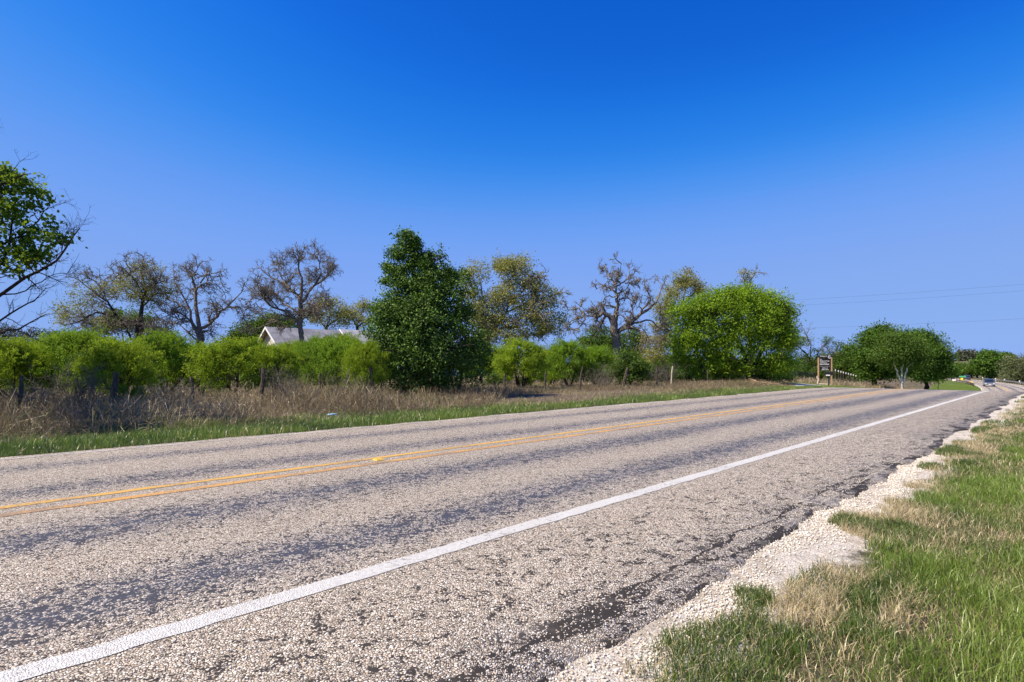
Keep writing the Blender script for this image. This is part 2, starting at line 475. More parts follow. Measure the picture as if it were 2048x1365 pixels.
# right gravel shoulder and pavement with ragged edges
def ragged(name, ss, e0, e1, n, zoff, mat, skirt=0):
    """sheet between the off functions e0 < e1 (arrays over ss)"""
    ss = np.asarray(ss, float)
    u = np.linspace(0, 1, n)
    O = e0[:, None] + (e1 - e0)[:, None] * u[None]
    S = np.repeat(ss[:, None], n, 1)
    X, Y = pos(S, O)
    Z = prof(S) + zoff
    if skirt:
        O2 = np.concatenate([O[:, :1] - .015, O, O[:, -1:] + .015], 1); S = np.repeat(ss[:, None], n + 2, 1)
        X, Y = pos(S, O2); Z = np.concatenate([Z[:, :1] - skirt, Z, Z[:, -1:] - skirt], 1); O = O2; n += 2
    V = np.stack([X, Y, Z], -1).reshape(-1, 3)
    i = (np.arange(len(ss) - 1)[:, None] * n + np.arange(n - 1)[None]).ravel()
    F = np.stack([i + 1, i + n + 1, i + n, i], 1)
    me = np_mesh(name, V, [F], mat, False, uv=np.stack([O + MID, S], -1).reshape(-1, 2))
    return tag(link(name, me), kind='structure')

rs = np.concatenate([np.arange(-60, -8, 1.5), np.arange(-8, 14, .06), np.arange(14, 48, .25), np.arange(48, 140, 2), np.arange(140, 520, 5)])
jag = (vn(rs, rs * 0, .8, 21) - .5) * .24 + (vn(rs, rs * 0, 3.1, 22) - .5) * .12 + (vn(rs, rs * 0, 11, 23) - .5) * .06
redge = -5.16 + jag * .8 + .10 * sstep(2, 6, rs)                      # right edge of the pavement (D about 1.55)
ledge = 3.98 + (vn(rs, rs * 0, 2.2, 24) - .5) * .12 + (vn(rs, rs * 0, 9, 25) - .5) * .06
def gr_edge(s):
    z = s * 0
    return -5.41 + (vn(s, z, .55, 31) - .5) * .18 + (vn(s, z, 1.7, 32) - .5) * .20 + (vn(s, z, 5, 34) - .5) * .18 + (vn(s, z, 17, 35) - .5) * .10 + .02 * np.clip(s - 4, 0, 6)
gr_out = gr_edge(rs) + .0
ragged('gravel_edge', rs, np.full(len(rs), 3.7), 4.22 + (vn(rs, rs * 0, 1.3, 33) - .5) * .22, 4, .006, M['gravel'])
ragged('road', rs, redge, ledge, 14, .024, M['road'], skirt=.03)

def line(name, D, w, mat, label, s0=-60, s1=500, group=None):
    ss = rs[(rs >= s0) & (rs <= s1)]
    j = (vn(ss, ss * 0, 9, int(D * 10)) - .5) * .018
    o = ragged(name, ss, D - MID - w / 2 + j, D - MID + w / 2 + j, 2, .028, mat)
    return o
line('white_line', 3.10, .150, M['white'], None)
line('yellow_line', 6.52, .13, M['yellow2'], None)
line('yellow_line', 6.88, .12, M['yellow'], None)
line('white_line', 10.42, .09, M['white_worn'], None)

# driveway of pale gravel leaving the road on the left beyond the mailbox
def ribbon(name, path, wid, mat, zoff=.035, seed=1):
    P = np.array(path, float)                  # (s, off)
    k = np.linspace(0, len(P) - 1, 60)
    s = np.interp(k, range(len(P)), P[:, 0]); o = np.interp(k, range(len(P)), P[:, 1]); w = np.interp(k, range(len(P)), wid)
    x, y = pos(s, o)
    tx, ty = np.gradient(x), np.gradient(y); L = np.hypot(tx, ty); nx, ny = -ty / L, tx / L
    n = 9; u = np.linspace(-.5, .5, n)
    jj = 1 + (vn(k * 1.0, k * 0, 2.2, seed) - .5) * .12
    X = x[:, None] + nx[:, None] * u * (w * jj)[:, None]; Y = y[:, None] + ny[:, None] * u * (w * jj)[:, None]
    Z = gz(X, Y) + zoff
    i = (np.arange(len(k) - 1)[:, None] * n + np.arange(n - 1)[None]).ravel()
    me = np_mesh(name, np.stack([X, Y, Z], -1).reshape(-1, 3), [np.stack([i, i + n, i + n + 1, i + 1], 1)[:, ::-1]], mat)
    return tag(link(name, me), kind='structure')
ribbon('driveway', [(47.0, 3.9), (48.5, 5.5), (51, 8), (55, 11), (60, 15), (66, 20), (72, 27)], [11, 8, 6, 5, 4.6, 4.4, 4.4], M['gravel'])

# ------------------------------------------------------------------ loose stones
def stones(name, s, off, size, mat, z0):
    n = len(s); x, y = pos(s, off)
    base = np.array([(1, 0, 0), (0, 1, 0), (-1, 0, 0), (0, -1, 0), (0, 0, .7), (0, 0, -.7)], float)
    F0 = np.array([(0, 1, 4), (1, 2, 4), (2, 3, 4), (3, 0, 4), (1, 0, 5), (2, 1, 5), (3, 2, 5), (0, 3, 5)])
    q = R.uniform(.55, 1.25, (n, 6, 1)) * base[None]
    a = R.uniform(0, 6.28, n); c, s_ = np.cos(a), np.sin(a)
    q = np.stack([q[..., 0] * c[:, None] - q[..., 1] * s_[:, None], q[..., 0] * s_[:, None] + q[..., 1] * c[:, None], q[..., 2]], -1)
    tilt = R.uniform(-.6, .6, n)[:, None]
    q = np.stack([q[..., 0], q[..., 1] * np.cos(tilt) - q[..., 2] * np.sin(tilt), q[..., 1] * np.sin(tilt) + q[..., 2] * np.cos(tilt)], -1)
    V = q * size[:, None, None] + np.stack([x, y, z0 + size * .35], -1)[:, None]
    F = (F0[None] + 6 * np.arange(n)[:, None, None]).reshape(-1, 3)
    me = np_mesh(name, V.reshape(-1, 3), [F], mat, attrs={'tint': np.repeat(R.random(n), 6)})
    return link(name, me)
t = NT('loose_stone'); stone_m = t.out(t.pbr(t.ramp(t.attr('tint'), [(0, (.42, .37, .31)), (.4, (.66, .61, .52)), (.75, (.82, .78, .70)), (1, (.60, .48, .35))]), .85, spec=.3))
n = 30000
s = .8 + 9.5 * R.random(n) ** 1.25; e0 = gr_edge(s)
f = R.random(n); off = e0 - .05 + (-4.98 - e0 + .05) * f
k = vn(s, off * 3, 2.0, 40) + R.random(n) * .6 > .62
o = stones('loose_gravel', s[k], off[k], (.003 + .010 * R.random(k.sum()) ** 2.2), stone_m, prof(s[k]) + .002)
tag(o, 'loose pale limestone gravel between the broken pavement edge and the grass', 'gravel', kind='stuff')
n = 11000
s = .5 + 12 * R.random(n) ** 1.2; off = -5.0 + 1.9 * R.random(n) ** 1.6
o = stones('stone_chips', s, off, R.uniform(.003, .007, n), stone_m, np.full(n, .024))
tag(o, 'stone chips scattered over the worn shoulder of the road', 'gravel', kind='stuff')

# ------------------------------------------------------------------ grass and dry stalks
def blades(name, x, y, z, h, w, tint, lean, mat, droop=.0, mesh=True):
    n = len(x)
    a = R.uniform(0, 2 * np.pi, n); la = R.uniform(0, 2 * np.pi, n)
    dx, dy = np.cos(a), np.sin(a); lx, ly = np.cos(la) * lean * h, np.sin(la) * lean * h
    hh = h * np.sqrt(np.clip(1 - lean ** 2 * .7, .08, 1))
    B = np.stack([x, y, z], -1); W = np.stack([dx * w / 2, dy * w / 2, dx * 0], -1)
    Mi = B + np.stack([lx * .35, ly * .35, hh * .6], -1)
    T = B + np.stack([lx, ly, hh * (1 - droop)], -1)
    V = np.stack([B - W, B + W, Mi + W * .8, Mi - W * .8, T], 1).reshape(-1, 3)
    i = 5 * np.arange(n)[:, None]
    me = np_mesh(name, V, [i + np.array([[0, 1, 2, 3]]), i + np.array([[3, 2, 4]])], mat, attrs={'tint': np.repeat(tint, 5)})
    return link(name, me)

# right-hand roadside grass: dull tussocks and dry blades by the gravel, longer bright grass further right
def right_grass():
    xs = []
    for s0, s1, n in ((-1.5, 3, 60000), (3, 8, 95000), (8, 16, 62000), (16, 45, 52000)):
        s = R.uniform(s0, s1, n); D = 1.42 - 3.4 * R.random(n) ** 1.35
        xs.append(np.stack([s, D], 1))
    n = 90000                                   # dense tussocks creeping over the gravel
    s = R.uniform(0, 16, n); D = R.uniform(.6, 1.35, n)
    k = (vn(s, D * 1.6, 1.9, 51) + (vn(s, D, 14, 56) - .5) * .10 + R.normal(0, .018, n)) > .665
    xs.append(np.stack([s[k], D[k]], 1))
    a = np.concatenate(xs); s, D = a.T
    off = D - MID
    e = gr_edge(s) + .0
    patch = vn(s, D * 1.6, 1.9, 51)
    keep = (off < e + (patch - .62) * .55 + (vn(s, D, 9, 57) - .5) * .12 + R.normal(0, .03, len(s)))
    # sparse near the edge
    d_in = e - off
    keep &= (R.random(len(s)) < np.clip(.35 + d_in * 4, .15, 1)) | (patch + R.normal(0, .03, len(s)) > .70)
    s, off, D, patch = s[keep], off[keep], D[keep], patch[keep]
    x, y = pos(s, off)
    z = gz_so(s, off)
    p2 = vn(s, D, .9, 52); p3_ = vn(s, D, 3.2, 53)
    bright = sstep(.98, .30, D + (p2 - .5) * 1.0)
    r = R.random(len(s))
    dryf = np.clip(.76 - bright * .74 + (p3_ - .5) * .9, .06, .92)
    tuss = (patch + R.normal(0, .02, len(s)) > .66) & (D > .7)
    dryf = np.where(tuss, .14, dryf)
    dry = r < dryf
    tint = np.where(dry, R.uniform(.76, 1, len(s)), np.where(tuss, R.uniform(.05, .38, len(s)), .10 + .35 * bright + R.uniform(-.1, .24, len(s)) * (.5 + p2)))
    h = np.where(dry, R.uniform(.04, .10, len(s)), R.uniform(.04, .09, len(s)) + .09 * bright * (.4 + p2) * R.random(len(s)))
    clump = vn(s, D, 6, 54)
    h = h * (.6 + .8 * clump)
    lean = np.where(dry, R.uniform(.3, 1.05, len(s)), R.uniform(.15, .85, len(s)))
    w = R.uniform(.0022, .0048, len(s)) * np.where(s > 14, 2.2, np.where(s > 8, 1.5, 1))
    tag(blades('roadside_grass', x, y, z, h, w, tint, lean, M['grass'], .08),
        'mixed dry and green roadside grass right of the gravel shoulder', 'grass', kind='stuff')
right_grass()

def left_grass():
    a = []
    for s0, s1, n in ((-14, 10, 60000), (10, 46, 70000)):
        a.append(np.stack([R.uniform(s0, s1, n), 4.16 + 5.4 * R.random(n) ** 1.15], 1))
    s, off = np.concatenate(a).T
    e = 4.2 + (vn(s, s * 0, .5, 60) - .5) * .35 + (vn(s, s * 0, 2, 61) - .5) * .2
    k = off > e
    lim = 8.1 + (vn(s, off, .5, 62) - .5) * 2.0
    k &= (off < lim) | (R.random(len(s)) < .25)
    k &= ~((s > 42.5) & (s < 53))
    s, off = s[k], off[k]
    x, y = pos(s, off); z = gz_so(s, off)
    p = vn(s, off, .45, 63); q = vn(s, off, 1.6, 64)
    dry = R.random(len(s)) < np.clip(.02 + sstep(6.2, 9.0, off + (p - .5) * 2) * .55 + (q - .6) * .5, .03, .8)
    tint = np.where(dry, R.uniform(.72, .95, len(s)), np.clip(.10 + .42 * q + R.uniform(-.08, .16, len(s)), 0, .66))
    h = R.uniform(.06, .16, len(s)) * (.6 + .9 * q)
    tag(blades('verge_grass', x, y, z, h, R.uniform(.007, .013, len(s)), tint, R.uniform(.1, .8, len(s)), M['grass'], .05),
        'green mown grass strip along the far side of the road', 'grass', kind='stuff')
    # beyond the crest
    n = 42000
    s = R.uniform(52, 190, n); off = 4.6 + 8.5 * R.random(n)
    x, y = pos(s, off); z = gz_so(s, off)
    tint = np.clip(.35 + .3 * vn(s, off, .3, 66) + R.uniform(-.1, .1, n), 0, .68)
    tag(blades('far_verge_grass', x, y, z, R.uniform(.10, .2, n), R.uniform(.03, .05, n), tint, R.uniform(.1, .6, n), M['grass']),
        'bright green grass bank beyond the crest inside the bend', 'grass', kind='stuff')
left_grass()

def stalks(name, s, off, h, w, tint, lean, label, kind='stuff'):
    x, y = pos(s, off); z = gz_so(s, off)
    n = len(s)
    la = R.uniform(0, 2 * np.pi, n); a = R.uniform(0, 2 * np.pi, n)
    W = np.stack([np.cos(a) * w / 2, np.sin(a) * w / 2, R.uniform(-.3, .3, n) * w], -1)
    L = np.stack([np.cos(la), np.sin(la), 0 * la], -1) * (lean * h)[:, None]
    U = np.array([0, 0, 1.0]) * (h * np.sqrt(np.clip(1 - lean ** 2 * .6, .1, 1)))[:, None]
    B = np.stack([x, y, z], -1)
    B = B + U * (R.random(n) * .35 * (R.random(n) < .5))[:, None]
    k1 = R.normal(0, .13, (n, 3)) * h[:, None]; k2 = R.normal(0, .16, (n, 3)) * h[:, None]
    P1 = B + L * .25 + U * .42 + k1; P2 = B + L * .62 + U * .80 + k2; P3 = B + L + U * R.uniform(.6, 1.0, (n, 1))
    V = np.stack([B - W, B + W, P1 + W * .8, P1 - W * .8, P2 + W * .6, P2 - W * .6, P3], 1).reshape(-1, 3)
    i = 7 * np.arange(n)[:, None]
    me = np_mesh(name, V, [i + np.array([[0, 1, 2, 3]]), i + np.array([[3, 2, 4, 5]]), i + np.array([[5, 4, 6]])], M['dry'], attrs={'tint': np.repeat(tint, 7)})
    return tag(link(name, me), label, 'dry brush', kind=kind)

def brush():
    n = 170000
    s = R.uniform(-17, 47, n); off = 7.3 + 8.2 * R.random(n) ** .9
    e = 7.7 + (vn(s, off * 0, .28, 70) - .5) * 1.6 + (vn(s, off * 0, 1.3, 71) - .5) * .7 + 3.0 * sstep(13, 17, s) * (1 - sstep(24, 30, s)) + .8 * sstep(26, 32, s)
    p = vn(s, off, .33, 72) * .6 + vn(s, off, 1.1, 73) * .4
    k = (off > e) & (R.random(n) < .25 + .9 * p)
    s, off, p = s[k], off[k], p[k]; n = len(s)
    tall = (1 - .45 * sstep(9, 22, s)) * (1 - .35 * sstep(12.5, 15.5, off))
    h = (.30 + .85 * p ** 1.5) * tall * R.uniform(.55, 1.1, n)
    q = vn(s, off, .55, 74)
    tint = np.clip(.18 + .75 * R.random(n) * (.45 + .75 * q), 0, .90)
    green = R.random(n) < .05 + .25 * (vn(s, off, .4, 75) > .74)
    tint = np.where(green, R.uniform(.94, 1, n), tint)
    stalks('dry_brush', s, off, h, R.uniform(.005, .011, n), tint, R.uniform(.15, 1.35, n), 'tangled dry brown brush and dead grass along the fence line')
    n = 60000
    s = R.uniform(-25, 70, n); off = 15.5 + 36 * R.random(n) ** 1.4
    p = vn(s, off, .3, 76)
    h = (.15 + .42 * p) * R.uniform(.5, 1.1, n)
    tint = np.clip(.3 + .6 * R.random(n), 0, .9); tint = np.where(R.random(n) < .15, .97, tint)
    stalks('pasture_grass', s, off, h, R.uniform(.014, .026, n), tint, R.uniform(.1, .9, n), 'thin tan pasture grass behind the fence under the mesquite bushes')
    # field edge by the white-topped posts and under the big mesquite
    n = 22000
    s = R.uniform(55, 112, n); off = 10.8 + 7 * R.random(n)
    k = ~((s < 70) & (np.abs(off - np.interp(s, [55, 60, 66, 72], [11, 15, 20, 27])) < 2.3))
    s, off = s[k], off[k]; n = len(s)
    stalks('tall_dry_grass', s, off, R.uniform(.35, .85, n), R.uniform(.02, .04, n), np.clip(.35 + .55 * R.random(n), 0, .9), R.uniform(.1, .8, n), 'tall dry grass around the white-topped fence posts')
brush()

# ------------------------------------------------------------------ trees
def norm(a): return a / np.maximum(np.linalg.norm(a, axis=-1, keepdims=True), 1e-9)

def tubes_geo(pts, rad, S):
    n, K, _ = pts.shape
    tan = np.gradient(pts, axis=1); tan = norm(tan)
    ref = np.where(np.abs(tan[:, :1, 2:]) > .85, np.array([1.0, 0, 0]), np.array([0, 0, 1.0]))
    a = norm(np.cross(tan, ref)); b = np.cross(tan, a)
    q = 2 * np.pi * np.arange(S) / S
    V = pts[:, :, None] + (a[:, :, None] * np.cos(q)[:, None] + b[:, :, None] * np.sin(q)[:, None]) * rad[:, :, None, None]
    V = V.reshape(-1, 3)
    base = (np.arange(n)[:, None, None] * K + np.arange(K - 1)[None, :, None]) * S
    k = np.arange(S)[None, None]
    F = np.stack([base + k, base + (k + 1) % S, base + S + (k + 1) % S, base + S + k], -1).reshape(-1, 4)
    return V, F

def grow(P0, D0, L, r0, K, wander, up, tip=.4):
    n = len(P0); pts = np.zeros((n, K, 3)); pts[:, 0] = P0; d = norm(D0)
    for k in range(1, K):
        d = norm(d + R.normal(0, wander, (n, 3)) + np.array([0, 0, up]))
        pts[:, k] = pts[:, k - 1] + d * (L / (K - 1))[:, None]
    rad = r0[:, None] * np.linspace(1, tip, K)[None]
    return pts, rad

def children(pts, rad, m, ang, f0, lfac, L, rmul=.62, up=.15):
    n, K, _ = pts.shape
    idx = np.repeat(np.arange(n), m)
    f = R.uniform(f0, 1, len(idx)) * (K - 1); i = np.minimum(f.astype(int), K - 2); fr = (f - i)[:, None]
    P = pts[idx, i] * (1 - fr) + pts[idx, i + 1] * fr
    T = norm(pts[idx, i + 1] - pts[idx, i])
    q = norm(np.cross(T, R.normal(0, 1, T.shape)))
    A = R.uniform(ang[0], ang[1], len(idx))[:, None]
    D = norm(T * np.cos(A) + q * np.sin(A) + np.array([0, 0, up]))
    r = (rad[idx, i] * (1 - fr[:, 0]) + rad[idx, i + 1] * fr[:, 0]) * rmul
    return P, D, L[idx] * R.uniform(lfac[0], lfac[1], len(idx)), r

def resample(poly, n, jit=0):
    P = np.array(poly, float)
    if len(P) == 2: P = np.array([P[0], (P[0] + P[1]) / 2, P[1]])
    k = np.linspace(0, len(P) - 1, n); out = []
    Q = np.concatenate([[2 * P[0] - P[1]], P, [2 * P[-1] - P[-2]]])
    for u in k:
        i = min(int(u), len(P) - 2); f = u - i
        a, b, c, d = Q[i], Q[i + 1], Q[i + 2], Q[i + 3]
        out.append(.5 * (2 * b + (c - a) * f + (2 * a - 5 * b + 4 * c - d) * f * f + (3 * b - a - 3 * c + d) * f ** 3))
    out = np.array(out)
    if jit: out[1:-1] += R.normal(0, jit, out[1:-1].shape)
    return out

def leaf_geo(C, out, size, asp, rand=.8, up=.35, hang=0.0):
    n = len(C)
    nr = norm(out * .7 + R.normal(0, rand, (n, 3)) + np.array([0, 0, up]))
    a = norm(np.cross(nr, R.normal(0, 1, (n, 3))) + (out * .5 * hang + np.array([0, 0, -hang])))
    b = norm(np.cross(nr, a))
    l = size[:, None] * .5; w = l * asp
    V = np.stack([C + a * l, C + b * w - a * l * .1, C - a * l, C - b * w - a * l * .1], 1).reshape(-1, 3)
    F = 4 * np.arange(n)[:, None] + np.array([[0, 1, 2, 3]])
    return V, F

def lobe_leaves(lobes, n_cl, per, cr, size, asp=.5, shell=.55, hang=0, flat=.7, up=.35, loose=.22):
    """lobes: (cx,cy,cz,rx,ry,rz). returns V, F, tint"""
    Lb = np.array(lobes, float)
    wgt = (Lb[:, 3] * Lb[:, 5]) ** 1.0; wgt /= wgt.sum()
    idx = R.choice(len(Lb), n_cl, p=wgt)
    d = norm(R.normal(0, 1, (n_cl, 3)))
    rr = 1 - shell * R.random(n_cl) ** 1.6
    # leaf clusters gather in clumps on the lobes, leaving gaps and dark hollows between them
    ncl = max(6 * len(Lb), n_cl // 13)
    ci = R.choice(len(Lb), ncl, p=wgt); cd = norm(R.normal(0, 1, (ncl, 3)) + np.array([0, 0, .25]))
    cc_ = Lb[ci, :3] + cd * Lb[ci, 3:] * R.uniform(.55, 1.02, (ncl, 1))
    cs_ = Lb[ci, 3:].mean(1) * R.uniform(.16, .34, ncl)
    pick = R.integers(0, ncl, n_cl)
    c = np.where((R.random(n_cl) < loose)[:, None], Lb[idx, :3] + d * Lb[idx, 3:] * rr[:, None], cc_[pick] + R.normal(0, 1, (n_cl, 3)) * cs_[pick][:, None] * np.array([1, 1, .75]))
    d = norm(c - Lb[idx, :3]) * .3 + np.where(True, norm(c - cc_[pick] + 1e-6), 0) * .7
    cc = np.repeat(c, per, 0); dd = np.repeat(d, per, 0)
    n = len(cc)
    C = cc + R.normal(0, cr, (n, 3)) * np.array([1, 1, flat]) + R.normal(0, cr * .3, (n, 3))
    V, F = leaf_geo(C, dd, R.uniform(.6, 1.3, n) * size, asp, up=up, hang=hang)
    tint = np.clip(np.repeat(R.uniform(.2, .8, n_cl), per) + R.uniform(-.25, .25, n), 0, 1)
    return V, F, np.repeat(tint, 4), c

def merge(parts):
    V = []; F = {}; n = 0
    for v, f in parts:
        V.append(v); F.setdefault(f.shape[1], []).append(f + n); n += len(v)
    return np.concatenate(V), [np.concatenate(x) for x in F.values()]

def wood_object(name, geos, base, mat, parent, smooth=True):
    V, F = merge(geos)
    return link(name, np_mesh(name, V - base, F, mat, smooth), parent)

def make_tree(name, label, Y, bpx, trunk, limbs, lobes=(), leaf=None, levels=(), bark='bark', twig=None, tips=None,
              cat='tree', depth=.25, group=None, trunk_r=(.25, .16), crown_name='crown', flare=1.5, limb_r=.11, S=8, jit=.04, limb_k=1.0):
    """trunk: list of (px,py) polylines; limbs: (poly, r_start, dy_end); lobes: (px,py,rx_px,rz_px[,dy])"""
    bx, by, bz = atp(bpx, Y)
    base = np.array([bx, by, bz])
    root = empty(name, tuple(base), label=label, cat=cat, group=group)
    k = Y / FPX
    tg = []; ends = []
    for tr in trunk:
        pl = [p3(*q[:2], Y + (q[2] if len(q) > 2 else 0)) for q in tr]
        r0, r1 = trunk_r
        P = resample(pl, 14, jit)
        P[0, 2] = bz - .15
        rad = np.linspace(r0, r1, 14); rad[0] *= flare; rad[1] *= 1 + (flare - 1) * .35
        rad *= 1 + R.normal(0, .05, 14)
        tg.append(tubes_geo(P[None], rad[None], 10))
    for g_ in tg: wood_object('trunk', [g_], base, M[bark], root)
    pts_all = []; rad_all = []; K = 11
    for poly, r0, dy in limbs:
        m = len(poly)
        pl = [p3(q[0], q[1], Y + dy * (i / (m - 1)) ** 1.2) for i, q in enumerate(poly)]
        r0 = r0 * limb_k; P = resample(pl, K, jit * .8); rr = np.linspace(r0, max(r0 * .15, min(.014, r0 * .2)), K)
        pts_all.append(P); rad_all.append(rr)
        o = wood_object('limb', [tubes_geo(P[None], rr[None], S)], base, M['barkd' if bark == 'barkp' else bark], root)
    tipsP = None
    if pts_all and levels:
        pts = np.array(pts_all); rad = np.array(rad_all)
        L = np.linalg.norm(np.diff(pts, axis=1), axis=2).sum(1)
        geos = []
        for li, lv in enumerate(levels):
            P0, D0, LL, r = children(pts, rad, lv['m'], lv.get('ang', (.5, 1.2)), lv.get('f0', .2), lv.get('l', (.3, .5)), L, lv.get('r', .55), lv.get('up', .15))
            if 'len' in lv: LL = R.uniform(lv['len'][0], lv['len'][1], len(P0))
            r = np.clip(r, lv.get('rmin', .012), lv.get('rmax', 9))
            Kx = lv.get('K', 5)
            pts, rad = grow(P0, D0, LL, r, Kx, lv.get('w', .3), lv.get('g', .06), .45)
            L = LL
            geos.append(tubes_geo(pts, rad, lv.get('S', 4)))
        wood_object('branches', geos, base, M[twig or bark], root)
        tipsP = pts[:, 1:].reshape(-1, 3)
    lv = []; lf = []; lt = []
    if lobes:
        Lb = []
        for q in lobes:
            dy = q[4] if len(q) > 4 else 0
            yy = Y + dy
            cx, cy, cz = p3(q[0], q[1], yy)
            rx, rz = q[2] * yy / FPX, q[3] * yy / FPX
            Lb.append((cx, cy, cz, rx, (rx + rz) * .5 * leaf.get('dep', 1.0), rz))
        v, f, t_, c = lobe_leaves(Lb, leaf['n'], leaf['per'], leaf['cr'], leaf['size'], leaf.get('asp', .5), leaf.get('shell', .55), leaf.get('hang', 0), up=leaf.get('up', .35), loose=leaf.get('loose', .22))
        lv.append(v); lf.append(f); lt.append(t_)
        if leaf.get('twigs', 0):
            # short twigs running to the leaf clusters so that gaps in the crown show wood
            sel = R.choice(len(c), min(leaf['twigs'], len(c)), replace=False)
            tgt = c[sel]; src = None
            if pts_all:
                A = np.concatenate(pts_all)
                dist = ((tgt[:, None] - A[None]) ** 2).sum(2); src = A[dist.argmin(1)]
            else:
                src = np.repeat(base[None] + np.array([0, 0, 1.2]), len(tgt), 0)
            u = np.linspace(0, 1, 6)[None, :, None]
            P = src[:, None] * (1 - u) + tgt[:, None] * u
            P[:, 1:-1] += R.normal(0, .1, P[:, 1:-1].shape) * np.linalg.norm(tgt - src, axis=1)[:, None, None] * .6
            rd = np.linspace(.03, .008, 6)[None] * np.ones((len(tgt), 1)) * leaf.get('tr', 1)
            wood_object('twigs', [tubes_geo(P, rd, 4)], base, M[twig or bark], root)
    if tips and tipsP is not None:
        sel = R.choice(len(tipsP), int(len(tipsP) * tips['frac']), replace=False)
        C = np.repeat(tipsP[sel], tips['per'], 0); C = C + R.normal(0, tips['cr'], C.shape)
        v, f = leaf_geo(C, norm(R.normal(0, 1, C.shape)), R.uniform(.6, 1.3, len(C)) * tips['size'], tips.get('asp', .6))
        lv.append(v); lf.append(f + (len(lv[0]) if len(lv) > 1 else 0)); lt.append(np.repeat(R.random(len(C)), 4))
    if lv:
        V = np.concatenate(lv)
        me = np_mesh(crown_name, V - base, [np.concatenate(lf)], M[(leaf or tips)['mat']], attrs={'tint': np.concatenate(lt)})
        link(crown_name, me, root)
    return root
# ------------------------------------------------------------------ the trees of the photograph
def OAK(k=1.0, fine=4, m=(9, 6, 5, 2)):
    L = [dict(m=m[0], len=(.8 * k, 2.1 * k), w=.27, K=7, S=5, f0=.15, r=.6, rmin=.040, up=.12, g=.02, ang=(.5, 1.3)),
         dict(m=m[1], len=(.45 * k, 1.15 * k), w=.29, K=6, S=4, f0=.12, r=.62, rmin=.026, up=.06, g=.0, ang=(.5, 1.3)),
         dict(m=m[2], len=(.25 * k, .65 * k), w=.30, K=4, S=3, f0=.12, r=.6, rmin=.016, up=.05, g=0, ang=(.5, 1.3)),
         dict(m=m[3], len=(.15 * k, .4 * k), w=.36, K=3, S=3, f0=.2, r=.7, rmin=.012, up=.05, g=0)]
    return L[:fine]

make_tree('oak_tree', 'nearly bare oak with one straight trunk rising in front of the grey roofed house', 50, 607,
    [[(607, 763), (605, 700), (601, 660), (600, 625), (600, 603)]],
    [([(600, 606), (594, 590), (579, 577), (556, 563), (532, 547), (519, 533)], .13, 1.5),
     ([(601, 600), (603, 578), (604, 557), (597, 538), (597, 520), (593, 508)], .13, -.8),
     ([(601, 606), (612, 595), (620, 580), (632, 568), (648, 560), (658, 545), (667, 530)], .14, 1.2),
     ([(620, 582), (634, 566), (641, 550), (640, 530), (636, 518)], .08, -2.0),
     ([(598, 652), (588, 635), (570, 622), (545, 615), (530, 602), (526, 585), (512, 568)], .12, -2.0),
     ([(597, 628), (580, 615), (566, 607), (555, 590), (530, 582), (505, 566)], .09, 1.8),
     ([(595, 642), (582, 636), (562, 640), (540, 647), (515, 660), (503, 668)], .08, -1.4),
     ([(602, 642), (612, 634), (630, 630)], .06, .8),
     ([(602, 612), (618, 606), (634, 612), (650, 618)], .06, -1.6),
     ([(579, 577), (565, 560), (558, 540), (560, 522)], .07, 2.2),
     ([(556, 617), (540, 600), (520, 600), (502, 612)], .06, -2.4)],
    limb_k=1.15, levels=OAK(.85), trunk_r=(.25, .17), bark='bark', twig='twig',
    tips=dict(frac=.22, per=1, cr=.06, size=.09, mat='bud'), crown_name='buds')

make_tree('oak_tree', 'bare oak with a long crooked limb reaching right towards the house', 48, 402,
    [[(403, 765), (401, 700), (400, 675), (399, 660)]],
    [([(399, 662), (396, 640), (391, 605), (391, 582), (387, 562), (377, 547), (370, 532)], .17, 1.0),
     ([(391, 584), (400, 572), (417, 566), (442, 569)], .08, -1.4),
     ([(390, 575), (384, 555), (392, 543), (398, 533)], .07, -1.2),
     ([(401, 566), (412, 552), (428, 546), (440, 552)], .06, 1.6),
     ([(396, 672), (388, 655), (376, 637), (362, 626), (342, 628), (322, 637)], .10, -1.5),
     ([(394, 660), (382, 640), (380, 620), (370, 598), (360, 580), (350, 560), (347, 545)], .11, 1.6),
     ([(402, 657), (415, 653), (425, 643), (433, 635), (441, 624), (456, 614), (468, 600), (480, 587), (488, 577)], .13, -1.5),
     ([(455, 614), (470, 617), (479, 614), (485, 627), (492, 642)], .055, -.5),
     ([(433, 634), (434, 622), (437, 613)], .07, 0),
     ([(403, 664), (413, 662), (420, 663)], .10, .3),
     ([(396, 680), (380, 670), (366, 655), (350, 645), (333, 646)], .07, 1.6),
     ([(381, 620), (362, 612), (345, 600), (332, 592)], .06, 2.4),
     ([(375, 636), (358, 640), (345, 650), (338, 665)], .05, -2.2)],
    limb_k=1.15, levels=OAK(.8, 4, (6, 5, 4, 2)), trunk_r=(.34, .28), bark='bark', twig='twig',
    tips=dict(frac=.18, per=1, cr=.06, size=.08, mat='bud'), crown_name='buds')

